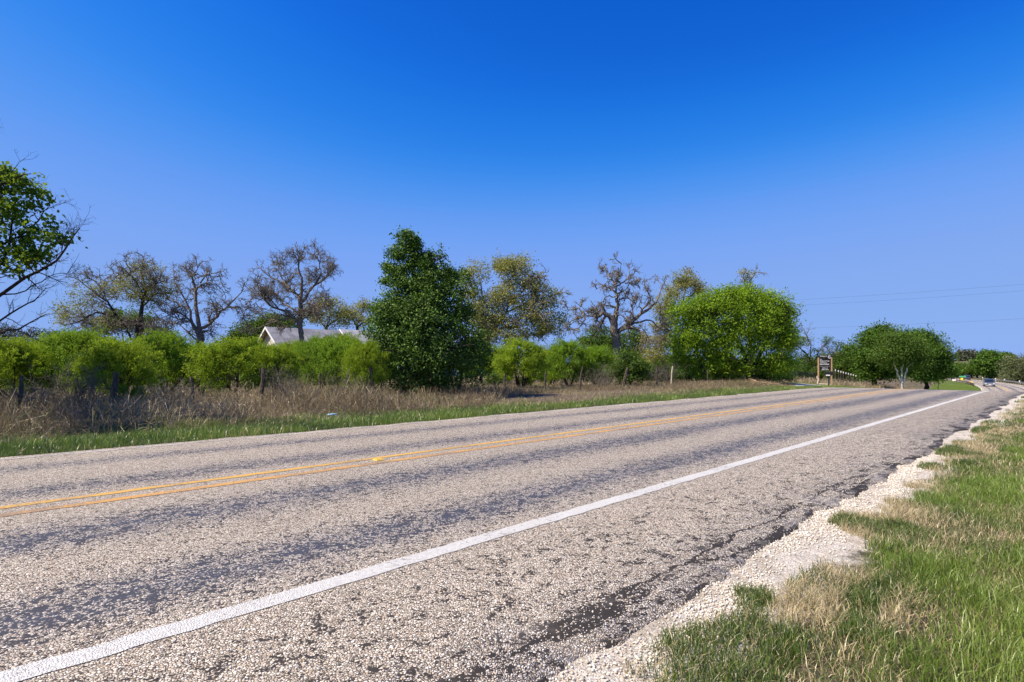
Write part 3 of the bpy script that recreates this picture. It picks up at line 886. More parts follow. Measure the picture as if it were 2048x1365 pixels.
make_tree('oak_tree', 'leftmost old oak with brownish new leaves and a low spreading crown', 46, 277,
    [[(278, 768), (276, 700), (277, 680), (279, 658), (281, 640)]],
    [([(281, 642), (284, 612), (290, 590), (292, 575), (286, 558), (281, 540), (284, 526)], .17, .8),
     ([(291, 580), (300, 570), (314, 566), (325, 568)], .07, -1.5),
     ([(279, 645), (268, 642), (246, 643), (233, 633), (223, 615), (211, 600), (196, 590), (180, 580), (166, 568)], .14, -1.2),
     ([(262, 680), (258, 668), (251, 655), (246, 645)], .11, -1.0),
     ([(236, 636), (216, 629), (192, 626), (166, 640), (140, 650), (118, 646)], .09, -2.2),
     ([(285, 602), (271, 586), (252, 575), (233, 564), (226, 550)], .08, 1.6),
     ([(283, 612), (299, 600), (314, 585), (329, 572)], .07, 1.8),
     ([(281, 652), (300, 651), (318, 660), (336, 666)], .07, -1.5),
     ([(214, 604), (200, 570), (190, 562), (172, 556)], .05, 1.5),
     ([(288, 590), (275, 568), (262, 550), (258, 535)], .06, -1.8),
     ([(234, 634), (205, 645), (180, 655), (160, 665)], .07, 2.0)],
    lobes=[(290, 545, 40, 24), (250, 575, 38, 24), (185, 590, 38, 26), (160, 625, 45, 30), (310, 580, 28, 28), (225, 650, 55, 14), (125, 640, 18, 12), (285, 600, 30, 20)],
    leaf=dict(n=1500, per=9, cr=.20, size=.13, mat='olive', shell=.9),
    levels=OAK(.8, 4, (8, 5, 5, 2)), trunk_r=(.34, .26), bark='barkd', twig='twig')

make_tree('oak_tree', 'dying oak with thick bare trunk and drooping left limb beside the big mesquite', 42, 1234,
    [[(1235, 770), (1234, 700), (1229, 660), (1223, 632)]],
    [([(1224, 640), (1211, 627), (1201, 630), (1192, 636), (1181, 632), (1170, 630)], .17, -.8),
     ([(1194, 634), (1184, 626), (1176, 623)], .05, .4),
     ([(1170, 630), (1166, 625), (1169, 640), (1163, 650), (1156, 661), (1150, 674)], .07, -1.0),
     ([(1165, 626), (1155, 615), (1143, 620), (1133, 626)], .045, .5),
     ([(1170, 633), (1160, 637), (1147, 641)], .04, -.4),
     ([(1213, 630), (1204, 645), (1202, 655), (1208, 667)], .09, -.6),
     ([(1228, 650), (1233, 625), (1235, 600), (1232, 582), (1229, 568)], .17, .4),
     ([(1229, 570), (1224, 557), (1215, 548), (1211, 538), (1204, 530)], .07, .8),
     ([(1229, 570), (1236, 560), (1240, 545), (1243, 528)], .065, -.6),
     ([(1231, 577), (1245, 566), (1258, 556), (1268, 548)], .06, .9),
     ([(1250, 566), (1260, 568), (1271, 576)], .035, -.5),
     ([(1230, 585), (1218, 576), (1204, 574), (1190, 580)], .05, -.9),
     ([(1231, 594), (1213, 594), (1205, 608), (1197, 618)], .04, .7),
     ([(1236, 603), (1244, 597), (1256, 594)], .045, .9),
     ([(1236, 664), (1250, 652), (1265, 641), (1280, 629), (1296, 620), (1308, 610), (1316, 600), (1320, 582), (1326, 568)], .15, 1.2),
     ([(1281, 630), (1286, 616), (1299, 608), (1298, 590), (1292, 577)], .08, -1.0),
     ([(1238, 662), (1258, 655), (1275, 660), (1289, 669), (1298, 676)], .12, -1.2),
     ([(1245, 660), (1275, 645), (1300, 640), (1316, 655), (1336, 664)], .08, 2.0),
     ([(1262, 645), (1262, 625), (1270, 612), (1268, 600)], .04, -1.6),
     ([(1226, 640), (1240, 630), (1250, 640), (1254, 652)], .04, -1.0)],
    levels=OAK(.58, 4, (5, 4, 4, 2)), limb_k=1.2, trunk_r=(.31, .26), bark='bark', twig='twig', flare=1.25)

make_tree('oak_tree', 'olive leafed oak with a rounded crown right of the dark green tree', 47, 977,
    [[(979, 770), (975, 700), (973, 675), (971, 662)]],
    [([(971, 665), (963, 648), (961, 630), (968, 603), (962, 570), (956, 545)], .14, .8),
     ([(974, 674), (990, 668), (1006, 654), (1032, 640), (1062, 630), (1090, 628)], .14, -1.6),
     ([(980, 668), (1004, 640), (1018, 610), (1022, 596), (1016, 560), (1010, 532)], .12, 1.0),
     ([(1006, 655), (1030, 655), (1050, 668), (1075, 670)], .08, 1.8),
     ([(1022, 600), (1042, 592), (1062, 590), (1085, 605), (1105, 598)], .08, -1.6),
     ([(1018, 570), (1035, 555), (1055, 548), (1068, 560)], .07, -1.2),
     ([(1012, 625), (1045, 612), (1080, 600), (1110, 590), (1124, 585)], .08, 1.6),
     ([(1018, 565), (1028, 540), (1032, 520)], .06, 1.4),
     ([(966, 600), (945, 580), (938, 560)], .05, -1.2)],
    lobes=[(1032, 542, 36, 30), (1008, 530, 22, 18), (950, 548, 24, 26), (935, 585, 20, 20), (1068, 572, 28, 26), (1010, 598, 45, 28), (1078, 622, 44, 30), (1045, 652, 62, 24), (1106, 590, 20, 12),
           (960, 630, 28, 30), (1120, 640, 16, 22), (985, 650, 30, 25), (1000, 675, 60, 15), (1100, 665, 30, 12)],
    leaf=dict(n=3700, per=11, cr=.22, size=.155, mat='olive', shell=.85),
    levels=OAK(.75, 3, (7, 5, 3, 2)), trunk_r=(.30, .25), bark='bark', twig='twig')

make_tree('oak_tree', 'thin olive oak whose crown shows left above the big mesquite', 54, 1352,
    [[(1352, 765), (1350, 710), (1347, 680)]],
    [([(1347, 685), (1352, 650), (1362, 610), (1372, 580), (1370, 550)], .13, .6),
     ([(1348, 680), (1335, 660), (1320, 640), (1322, 610)], .09, -1.2),
     ([(1362, 612), (1385, 590), (1402, 580), (1411, 592)], .07, 1.2),
     ([(1352, 655), (1340, 620), (1338, 590)], .08, 1.6),
     ([(1347, 692), (1325, 680), (1308, 690)], .06, -1.4)],
    lobes=[(1370, 556, 20, 18), (1345, 590, 30, 22), (1392, 578, 22, 16), (1330, 620, 26, 22), (1332, 655, 26, 22), (1312, 690, 26, 22), (1335, 690, 25, 22), (1318, 715, 40, 22)],
    leaf=dict(n=1600, per=10, cr=.24, size=.16, mat='olive', shell=.9),
    levels=OAK(.7, 3), trunk_r=(.24, .18), bark='barkd', twig='twig')

make_tree('oak_tree', 'distant oak showing only a small olive tuft above the big mesquite', 62, 1500,
    [[(1500, 765), (1499, 650), (1497, 600)]],
    [([(1497, 602), (1494, 580), (1488, 560), (1485, 545)], .08, .3), ([(1497, 600), (1500, 570), (1508, 550), (1518, 544)], .06, -.3)],
    lobes=[(1489, 545, 12, 8), (1508, 544, 14, 7), (1497, 560, 12, 12), (1494, 585, 14, 14)],
    leaf=dict(n=130, per=9, cr=.20, size=.17, mat='olive', shell=.9), levels=OAK(.6, 3, (4, 4, 3, 2)), trunk_r=(.2, .13), bark='barkd', twig='twig')

make_tree('oak_tree', 'low olive oak behind the roof directly right of the bare oak trunk', 80, 655,
    [[(656, 750), (655, 690), (652, 655)]],
    [([(652, 660), (640, 640), (632, 620)], .12, .5), ([(652, 657), (660, 630), (658, 605)], .12, -.5), ([(653, 655), (672, 640), (684, 622)], .1, .5)],
    lobes=[(645, 612, 26, 16), (665, 608, 22, 14), (625, 630, 22, 18), (655, 640, 40, 18), (684, 630, 16, 20)],
    leaf=dict(n=800, per=8, cr=.32, size=.24, mat='olive', shell=.9), levels=OAK(.8, 3, (5, 4, 4, 2)), trunk_r=(.28, .2), bark='barkd', twig='twig')
make_tree('oak_tree', 'low olive oak behind the roof between its neighbour and the dark green tree', 82, 716,
    [[(717, 750), (716, 690), (714, 650)]],
    [([(714, 655), (704, 635), (700, 618)], .12, .5), ([(714, 652), (722, 630), (730, 612)], .12, -.5), ([(714, 655), (735, 640), (752, 630)], .1, .5)],
    lobes=[(708, 616, 20, 14), (730, 614, 18, 12), (722, 640, 36, 16), (752, 630, 16, 18), (696, 640, 16, 18)],
    leaf=dict(n=640, per=8, cr=.32, size=.24, mat='olive', shell=.9), levels=OAK(.8, 3, (5, 4, 4, 2)), trunk_r=(.28, .2), bark='barkd', twig='twig')

# green trees showing behind the mesquites
def leafy(name, label, Y, bpx, lobes, n, per, cr, size, mat, tr=(.16, .1), top=None, cat='tree', bark='barkd', twigs=40, dep=1.0, group=None, shell=.55, limbs=None, up=.35, asp=.5):
    ys = [q[1] for q in lobes]; top = top or (sum(ys) / len(ys))
    base_y = HY + (CAMZ - atp(bpx, Y)[2]) / (Y / FPX)
    fork = base_y - (base_y - top) * .4
    if limbs is None:
        limbs = [([(bpx, fork + 2), ((bpx * .5 + q[0] * .5), (fork + q[1]) / 2 - 2), (q[0], q[1])], tr[1] * .8, R.uniform(-.6, .6) * q[2] * Y / FPX) for q in lobes[:6]]
    return make_tree(name, label, Y, bpx, [[(bpx, base_y), (bpx + R.uniform(-3, 3), (base_y + fork) / 2), (bpx, fork)]], limbs, lobes,
        dict(n=int(n * 1.35), per=per, cr=cr * .85, size=size * 1.2, mat=mat, twigs=twigs, dep=dep, shell=shell, up=up, asp=asp, tr=Y / 40), trunk_r=tr, bark=bark, twig='twig' if bark != 'barkp' else 'barkp', cat=cat, group=group)

leafy('elm_tree', 'mid green tree showing behind the mesquites left of the house gable', 66, 515, [(500, 668, 35, 22), (525, 652, 30, 18), (548, 645, 28, 16), (575, 648, 25, 14), (480, 680, 25, 14)], 900, 9, .30, .22, 'midg')
leafy('elm_tree', 'mid green tree between the two left oaks low behind the mesquites', 60, 250, [(240, 640, 35, 18), (285, 650, 30, 20), (215, 660, 30, 18), (310, 668, 28, 16)], 600, 9, .30, .2, 'midg')
leafy('elm_tree', 'fresh green tree low behind the thick trunk of the dying oak', 60, 1205, [(1195, 672, 28, 18), (1215, 690, 30, 22), (1260, 690, 36, 28), (1175, 690, 20, 14), (1240, 720, 50, 20)], 1100, 9, .28, .2, 'midg')
leafy('scrub_tree', 'hazy grey scrub tree at the left edge behind the mesquite row', 75, 40, [(10, 668, 30, 16), (60, 672, 30, 12), (95, 668, 24, 10)], 260, 8, .35, .2, 'greyg', cat='tree')
leafy('elm_tree', 'green tree filling the gap right of the dark tree below the olive oak', 40, 962, [(955, 700, 30, 24), (985, 725, 26, 20), (930, 720, 24, 24)], 480, 9, .22, .16, 'midg')

# the dark tree standing on the fence line
make_tree('dark_evergreen_tree', 'tall dark green tree with an uneven pointed top on the fence line', 23.8, 848,
    [[(849, 797), (848, 740), (842, 660), (830, 560), (822, 480)]],
    [([(845, 700), (815, 640), (780, 610), (762, 600)], .07, -1.0), ([(845, 690), (880, 640), (910, 590), (915, 550)], .08, .8),
     ([(838, 600), (800, 550), (770, 528)], .05, .5), ([(835, 580), (865, 530), (888, 512)], .05, -.5),
     ([(847, 735), (800, 710), (765, 700)], .06, -1.4), ([(847, 730), (900, 700), (950, 690)], .07, -1.2),
     ([(846, 720), (850, 690), (845, 640), (850, 600)], .06, -1.9), ([(848, 745), (890, 730), (930, 745)], .05, 1.4)],
    lobes=[(808, 476, 22, 18), (822, 490, 20, 16), (795, 500, 20, 18), (832, 482, 10, 12), (763, 533, 20, 6), (785, 545, 24, 12), (874, 492, 12, 8), (892, 514, 12, 4), (862, 510, 24, 12), (836, 535, 32, 24), (815, 520, 30, 16), (800, 562, 36, 24), (872, 552, 30, 22), (840, 590, 44, 30), (905, 556, 28, 16), (900, 592, 40, 36),
           (835, 605, 62, 42), (790, 632, 42, 36), (920, 640, 38, 36), (850, 660, 78, 50), (775, 672, 36, 40), (795, 710, 50, 38), (945, 690, 28, 40), (870, 712, 76, 46), (920, 738, 44, 30), (815, 755, 40, 26), (865, 765, 40, 20), (800, 780, 22, 12), (850, 630, 40, 34), (850, 700, 60, 45), (842, 570, 24, 22)],
    leaf=dict(n=5200, per=17, cr=.12, size=.105, asp=.55, mat='dark', shell=.62, loose=.12, twigs=160, dep=.95, tr=.5), trunk_r=(.16, .05), bark='barkd', twig='barkd', jit=.03)

# the big spreading mesquite by the driveway
make_tree('big_mesquite_tree', 'big bright green spreading mesquite with a dark hollow base near the driveway', 44, 1497,
    [[(1498, 768), (1495, 735), (1484, 700), (1470, 670)], [(1503, 768), (1510, 735), (1525, 700), (1535, 670)], [(1408, 768), (1404, 740), (1392, 700), (1384, 670)]],
    [([(1484, 700), (1460, 665), (1440, 640), (1425, 625)], .09, -1.5), ([(1470, 672), (1475, 630), (1490, 600), (1500, 588)], .09, 1.5), ([(1530, 690), (1550, 660), (1570, 635), (1582, 622)], .08, -1.2),
     ([(1392, 700), (1375, 670), (1365, 640)], .07, .8), ([(1394, 705), (1400, 660), (1395, 620)], .07, -1.2), ([(1500, 745), (1475, 720), (1450, 712)], .06, -2.2), ([(1512, 735), (1540, 722), (1562, 716)], .06, -2.0)],
    lobes=[(1372, 628, 34, 26), (1400, 618, 34, 26), (1362, 665, 26, 26), (1395, 660, 42, 36), (1385, 705, 36, 30), (1366, 722, 24, 16), (1398, 735, 26, 18), (1428, 608, 40, 26), (1445, 640, 48, 40), (1470, 598, 44, 24), (1500, 598, 44, 26), (1500, 632, 60, 44),
           (1540, 618, 42, 32), (1568, 632, 26, 22), (1580, 618, 14, 8), (1550, 660, 42, 34), (1528, 700, 46, 34), (1565, 700, 22, 30), (1480, 680, 46, 34), (1440, 695, 40, 28), (1545, 735, 36, 18), (1440, 722, 30, 18), (1575, 668, 20, 26), (1470, 738, 34, 16), (1562, 728, 24, 24), (1405, 748, 26, 12), (1350, 700, 16, 22)],
    leaf=dict(n=6200, per=14, cr=.21, size=.20, asp=.34, mat='mesq2', shell=.6, twigs=170, dep=.8, hang=.4), trunk_r=(.17, .11), bark='barkd', twig='barkd', jit=.05)

# round trees at the crest and the scrub left of them
leafy('round_tree', 'tall round dark green tree with a thick dark trunk left of the pale trunks', 76, 1747, [(1765, 682, 40, 26), (1752, 702, 46, 30), (1785, 700, 38, 30), (1745, 728, 30, 22), (1775, 735, 42, 24), (1733, 748, 20, 14), (1758, 668, 24, 14)], 2600, 11, .34, .22, 'roundg', tr=(.38, .25), shell=.5)
leafy('round_tree', 'dark round tree behind and right of the pale trunks near the bend', 84, 1852, [(1845, 690, 36, 26), (1865, 705, 28, 24), (1835, 715, 44, 28), (1870, 735, 28, 26), (1885, 722, 14, 14), (1850, 750, 34, 14), (1830, 680, 26, 18)], 2300, 11, .36, .24, 'roundg', tr=(.35, .22), shell=.5)
make_tree('pale_trunk_tree', 'green tree with three forked pale grey trunks at the road bend', 69, 1804,
    [[(1804, 772), (1798, 755), (1790, 735), (1785, 715)], [(1804, 772), (1803, 752), (1806, 730), (1804, 710)], [(1805, 772), (1810, 752), (1816, 736), (1828, 720)]],
    [([(1788, 722), (1780, 700), (1785, 680)], .07, -.5), ([(1805, 722), (1812, 700), (1806, 682)], .07, .8), ([(1824, 724), (1838, 705), (1842, 690)], .07, -.6)],
    lobes=[(1800, 690, 34, 26, .6), (1780, 712, 32, 20, .6), (1820, 705, 32, 26, .6), (1805, 718, 30, 12, .3), (1835, 722, 22, 14, .3)],
    leaf=dict(n=1900, per=11, cr=.33, size=.22, mat='midg', shell=.55, twigs=60), trunk_r=(.12, .06), bark='barkp', twig='barkd', flare=1.2)
leafy('scrub_tree', 'small green tree behind the white-topped posts beside the round trees', 84, 1692, [(1690, 705, 20, 16), (1680, 725, 26, 20), (1705, 725, 24, 22), (1695, 745, 36, 14)], 900, 10, .34, .22, 'midg')
make_tree('scrub_tree', 'sparse scrubby tree with dark bent branches behind the sign', 78, 1626,
    [[(1634, 765), (1630, 735), (1618, 715), (1606, 702)]],
    [([(1618, 716), (1602, 698), (1590, 690), (1578, 684)], .10, .6), ([(1620, 718), (1622, 695), (1616, 678), (1612, 668)], .08, -.6), ([(1628, 725), (1640, 700), (1652, 688), (1653, 672)], .08, .5), ([(1630, 730), (1650, 712), (1672, 700)], .08, -.8)],
    lobes=[(1600, 684, 20, 10), (1580, 696, 18, 14), (1618, 680, 16, 12), (1650, 680, 8, 7), (1668, 692, 14, 10), (1645, 705, 22, 8), (1590, 722, 24, 20), (1635, 730, 34, 22), (1610, 740, 30, 14), (1660, 722, 20, 16)],
    leaf=dict(n=800, per=9, cr=.30, size=.2, mat='midg', shell=.9, twigs=60), levels=OAK(.8, 3, (5, 4, 4, 2)), trunk_r=(.2, .12), bark='barkd', twig='twig')

# far trees past the bend
leafy('far_tree', 'largest of the far trees right of the bend, dark under its broad crown', 205, 1980, [(1978, 722, 20, 14), (1968, 732, 16, 14), (1992, 735, 16, 14), (1975, 712, 14, 9), (1985, 748, 16, 8)], 1100, 8, .75, .6, 'roundg', tr=(.6, .4), twigs=10)
leafy('far_tree', 'dark flat topped far tree just right of the largest one', 300, 2012, [(2006, 712, 9, 5), (2016, 713, 8, 4), (2012, 728, 14, 12)], 420, 7, 1.0, .9, 'dark', tr=(.6, .4), twigs=6)
leafy('willow_tree', 'pale grey green willowy tree at the right edge behind the guardrail', 175, 2035, [(2030, 730, 22, 16), (2042, 740, 24, 20), (2018, 748, 18, 12), (2060, 732, 22, 18), (2045, 755, 30, 12)], 1300, 8, .65, .42, 'pale', tr=(.4, .3), twigs=10, asp=.35)
leafy('hilltop_tree', 'grey green clump of trees on the hill above the white farmhouse', 420, 1932, [(1924, 712, 9, 8), (1938, 712, 10, 8), (1950, 714, 8, 7), (1930, 716, 14, 6)], 420, 7, 1.6, 1.4, 'greyg', tr=(.9, .6), twigs=5)
hedge = [(1900, 742, 14, 8), (1913, 738, 13, 9), (1928, 740, 14, 9), (1943, 738, 13, 9), (1955, 735, 12, 12)]
for i, (hx, hy, rx, rz) in enumerate(hedge):
    leafy('hedgerow_tree', ['leftmost', 'second', 'middle', 'fourth', 'rightmost'][i] + ' tree of the hedgerow across the far field', 255 - i * 5, hx, [(hx, hy, rx, rz), (hx + 4, hy + 5, rx, rz * .8)], 330, 7, .9, .7, 'midg', tr=(.4, .3), twigs=4, group='hedgerow trees across the far field')
leafy('flowering_shrub', 'pale blossoming shrub at the roadside left of the white pickup', 120, 1877, [(1874, 748, 7, 6), (1882, 754, 7, 5)], 130, 8, .35, .28, 'pale', tr=(.08, .05), twigs=8, cat='shrub')
for i, (hx, Y) in enumerate([(1700, 190), (1760, 200), (1830, 210), (1880, 225), (2075, 260), (2110, 240), (2160, 230), (2220, 210), (1640, 150), (1590, 140), (1555, 120), (1500, 110), (1440, 105), (1385, 100), (1330, 95), (1290, 100), (1240, 95)]):
    leafy('distant_tree', 'distant tree mostly hidden ' + ['behind the posts with white tops', 'behind the tall round tree', 'behind the pale trunks', 'behind the right round tree', 'just beyond the right edge', 'second beyond the right edge', 'third beyond the right edge', 'farthest beyond the right edge', 'behind the real estate sign', 'left of the sign behind the picket fence', 'behind the right half of the picket fence', 'behind the main trunk of the big mesquite', 'behind the left crown of the big mesquite', 'behind the leftmost mesquite trunk', 'behind the pale split post', 'right of the dying oak', 'behind the dying oak'][i], Y, hx, [(hx, 735, 26, 14), (hx + 16, 742, 22, 12), (hx - 16, 742, 22, 12)], 330, 7, .9, .75, 'roundg', tr=(.4, .3), twigs=4, group='distant trees behind nearer ones')

# the tree at the left edge whose branches enter the picture
make_tree('hackberry_tree', 'near tree at the left edge with large leaves and bare branch tips against the sky', 13.2, -260,
    [[(-260, 860), (-255, 700), (-235, 560), (-215, 420), (-200, 300)]],
    [([(-240, 690), (-150, 665), (-60, 630), (0, 590), (45, 558), (90, 535), (122, 515), (145, 482), (160, 456)], .055, -.3),
     ([(-235, 600), (-120, 570), (-40, 560), (5, 525), (18, 470), (28, 410), (22, 370)], .05, .4),
     ([(-245, 720), (-140, 700), (-60, 688), (0, 668), (30, 660), (60, 645), (85, 632), (98, 628)], .035, -.2),
     ([(-242, 705), (-120, 680), (-30, 655), (20, 628), (50, 610), (75, 598), (92, 576)], .035, .5),
     ([(-225, 520), (-120, 450), (-50, 400), (0, 370), (40, 352), (62, 348)], .045, -.5),
     ([(-230, 580), (-110, 540), (-20, 500), (40, 470), (78, 440), (100, 412)], .04, .0),
     ([(-205, 400), (-130, 330), (-80, 290), (-50, 268), (-28, 256)], .03, .2),
     ([(-235, 640), (-320, 560), (-400, 520)], .06, .5), ([(-220, 480), (-300, 400), (-360, 360)], .06, -.5), ([(-225, 520), (-200, 420), (-160, 350)], .05, -1.6), ([(-225, 540), (-260, 460), (-280, 400)], .05, 1.6),
     ([(0, 590), (40, 585), (80, 565), (112, 550), (140, 548)], .018, .2), ([(90, 535), (120, 505), (130, 480), (140, 455)], .012, .2)],
    lobes=[(15, 360, 35, 22), (62, 385, 34, 34), (20, 420, 45, 40), (85, 395, 18, 12), (95, 440, 24, 12), (60, 460, 45, 26), (118, 432, 10, 6), (105, 480, 32, 20), (60, 505, 50, 22), (20, 530, 45, 26), (80, 520, 26, 12), (125, 500, 14, 8),
           (-60, 400, 70, 60), (-80, 500, 70, 60), (-150, 360, 70, 60), (-200, 460, 80, 70), (-300, 420, 90, 70), (-250, 330, 80, 60), (-120, 300, 60, 40), (-360, 500, 70, 60), (-150, 450, 70, 60, -1.5), (-230, 400, 70, 60, 1.8), (-100, 420, 60, 60, 1.6), (-210, 380, 70, 60, -2), (-150, 560, 80, 40, 1), (-180, 330, 80, 50, 2.5), (-120, 450, 70, 60, 2.8), (-60, 480, 60, 60, 2.2), (-150, 500, 70, 50, -2)],
    leaf=dict(n=4600, per=7, cr=.085, size=.10, asp=.75, mat='near', shell=.95, loose=.5, twigs=380, dep=.8, tr=.5),
    levels=[dict(m=7, len=(.35, .8), w=.2, K=6, S=5, f0=.3, r=.45, rmin=.006, up=.1), dict(m=4, len=(.15, .4), w=.25, K=5, S=4, f0=.2, r=.6, rmin=.0035, up=.1), dict(m=3, len=(.06, .2), w=.3, K=3, S=3, f0=.2, r=.6, rmin=.0022)],
    trunk_r=(.17, .06), bark='barkd', twig='barkd', jit=.02)

# ------------------------------------------------------------------ mesquite bushes: four kinds, then copies
def mesquite_proto(seed):
    global R
    keep = R; R = np.random.default_rng(seed)
    root = empty('mesquite_bush', (0, 0, 0))
    n = 7
    P0 = np.zeros((n, 3)) + R.normal(0, .05, (n, 3)) * np.array([1, 1, 0]); P0[:, 2] = -.1
    az = np.linspace(0, 6.28, n, endpoint=False) + R.uniform(-.4, .4, n)
    D0 = np.stack([np.cos(az) * .55, np.sin(az) * .55, np.full(n, 1.0)], -1)
    pts, rad = grow(P0, D0, R.uniform(1.3, 2.0, n), R.uniform(.035, .06, n), 7, .13, -.04, .35)
    for i in range(n): wood_object('stem', [tubes_geo(pts[i:i + 1], rad[i:i + 1], 6)], np.zeros(3), M['barkd'], root)
    L = np.full(n, 1.6); g = []
    for m, K, lf in ((6, 5, (.35, .7)), (4, 4, (.4, .7))):
        P, D, LL, r = children(pts, rad, m, (.4, 1.1), .35, lf, L, .5, .2)
        pts, rad = grow(P, D, LL, np.clip(r, .006, 1), K, .2, .02, .4); L = LL; g.append(tubes_geo(pts, rad, 4))
    wood_object('branches', g, np.zeros(3), M['barkd'], root)
    lobes = []
    for i in range(12):
        a = R.uniform(0, 6.28); d = R.uniform(.1, 1.2)
        lobes.append((math.cos(a) * d, math.sin(a) * d, 1.95 - .55 * d * d * R.uniform(.4, 1.3) + R.uniform(-.35, .30), R.uniform(.28, .60), R.uniform(.28, .6), R.uniform(.20, .38)))
    for i in range(9):
        a = i * .7 + R.uniform(-.3, .3); d = R.uniform(.9, 1.35)
        lobes.append((math.cos(a) * d, math.sin(a) * d, R.uniform(.8, 1.4), R.uniform(.35, .55), R.uniform(.35, .55), R.uniform(.32, .5)))
    for i in range(5):
        a = i * 1.3 + R.uniform(-.4, .4); d = R.uniform(.5, 1.15)
        lobes.append((math.cos(a) * d, math.sin(a) * d, R.uniform(.45, .85), R.uniform(.3, .45), R.uniform(.3, .45), R.uniform(.22, .35)))
    v, f, tt, c = lobe_leaves(lobes, 1400, 15, .10, .115, .28, .75, hang=.7, up=.6, flat=.6, loose=.1)
    # arching feathery sprays above the crown
    m = 130; a = R.uniform(0, 6.28, m); d = R.uniform(0, 1.35, m) ** .8
    S0_ = np.stack([np.cos(a) * d, np.sin(a) * d, 2.15 - .4 * d * d], -1)
    sp, sr = grow(S0_, np.stack([np.cos(a) * .8, np.sin(a) * .8, np.full(m, .8)], -1), R.uniform(.3, .85, m), np.full(m, .006), 7, .08, -.16)
    C = np.repeat(sp.reshape(-1, 3), 5, 0); C = C + R.normal(0, .035, C.shape)
    v2, f2 = leaf_geo(C, norm(R.normal(0, 1, C.shape)), R.uniform(.07, .12, len(C)), .25, hang=.7)
    link('crown', np_mesh('crown', np.concatenate([v, v2]), [np.concatenate([f, f2 + len(v)])], M['mesqb' if seed in (8, 23) else 'mesq'], attrs={'tint': np.concatenate([tt, np.repeat(R.uniform(.4, 1, len(C)), 4)])}), root)
    R = keep
    return root
protos = [mesquite_proto(s) for s in (3, 8, 15, 23)]
used = [False] * 4
def copy_tree(o, parent=None):
    c = o.copy(); COL.objects.link(c); c.parent = parent
    for ch in [x for x in bpy.data.objects if x.parent == o]: copy_tree(ch, c)
    return c
KIDS = {p.name: list(p.children) for p in protos}
def bush(px, Y, wpx, top, label, k, group='mesquite bushes behind the fence', mat=None, name=None, cat='bush'):
    x, y, z = atp(px, Y)
    p = protos[k]
    if not used[k] and mat is None: root = p; used[k] = True
    else:
        root = p.copy(); COL.objects.link(root)
        for ch in KIDS[p.name]:
            c = ch.copy(); COL.objects.link(c); c.parent = root
    root.location = (x, y, z)
    H = CAMZ + (HY - top) / FPX * Y - z
    sx = wpx * Y / FPX / 3.15
    q = rnd.uniform(.82, 1.2)
    root.scale = (sx * q, sx / q, H / 2.45)
    root.rotation_euler = (0, 0, rnd.uniform(0, 6.28))
    tag(root, label, cat, group)
    return root
FRONT = [
 (26, 19.5, 150, 680, 'mesquite bush at the left picture edge below the bare branches', 0),
 (158, 20.5, 150, 657, 'wide mesquite bush below the leftmost old oak', 1),
 (238, 18.5, 150, 674, 'mesquite bush hanging over the leftmost fence post', 2),
 (335, 24, 120, 662, 'mesquite bush below the bare oak with the crooked limb', 3),
 (402, 26, 90, 686, 'mesquite bush right of the crooked oak trunk, front row', 1),
 (470, 22.5, 150, 676, 'wide mesquite bush left of the house gable', 0),
 (553, 23, 90, 690, 'mesquite bush over the fence post below the house gable', 2),
 (612, 27, 84, 682, 'mesquite bush at the foot of the straight bare oak', 3),
 (664, 24, 96, 676, 'low hanging mesquite bush with lime leaves below the house roof', 1),
 (730, 22.5, 96, 684, 'mesquite bush just left of the dark green tree', 0),
 (1043, 32, 118, 678, 'rounded mesquite bush standing alone right of the dark green tree', 2),
 (1138, 36, 100, 679, 'mesquite bush right of the rounded lone one', 3),
 (1195, 37, 84, 690, 'mesquite bush just left of the dying oak trunk', 1),
]
for px, Y, w, top, lab, k in FRONT: bush(px, Y, w, top, lab, k)
ROW = [(-60, 22, 150, 668), (-150, 24, 150, 676), (86, 27, 100, 676), (118, 33, 90, 664), (200, 30, 110, 676), (278, 30, 90, 686), (300, 36, 90, 672), (382, 33, 80, 690), (435, 36, 90, 690), (508, 33, 90, 684),
       (578, 36, 90, 682), (640, 33, 100, 670), (690, 36, 90, 668), (706, 29, 90, 680), (762, 34, 80, 682), (-220, 20, 170, 660), (22, 36, 100, 676),
       (1000, 40, 70, 694), (1090, 44, 80, 698), (1170, 45, 70, 696), (1102, 39, 60, 702), (950, 44, 80, 696)]
ROWL = ['just outside the left edge, nearer the frame', 'farther outside the left edge', 'showing between the two leftmost front bushes', 'behind the wide bush below the leftmost oak', 'behind the leftmost oak trunk base',
  'left of the crooked oak, in the gap between front bushes', 'deepest one left of the crooked oak', 'directly below the crooked oak trunk', 'under the long reaching limb of the crooked oak', 'just left of the house gable',
  'hiding the wall of the grey roofed house', 'hiding the house just right of the straight oak trunk', 'below the paler roof wing, farther one', 'below the paler roof wing, nearer one', 'touching the left side of the dark tree', 'outermost beyond the left edge',
  'farthest one at the left edge', 'behind the lone rounded bush, left side', 'behind the lone rounded bush, right side', 'closest behind the dying oak', 'between the lone rounded bush and the dying oak', 'right behind the dark green tree']
for i, (px, Y, w, top) in enumerate(ROW):
    bush(px, Y, w, top, 'back row mesquite bush ' + ROWL[i], i % 4, 'back row of mesquite bushes')
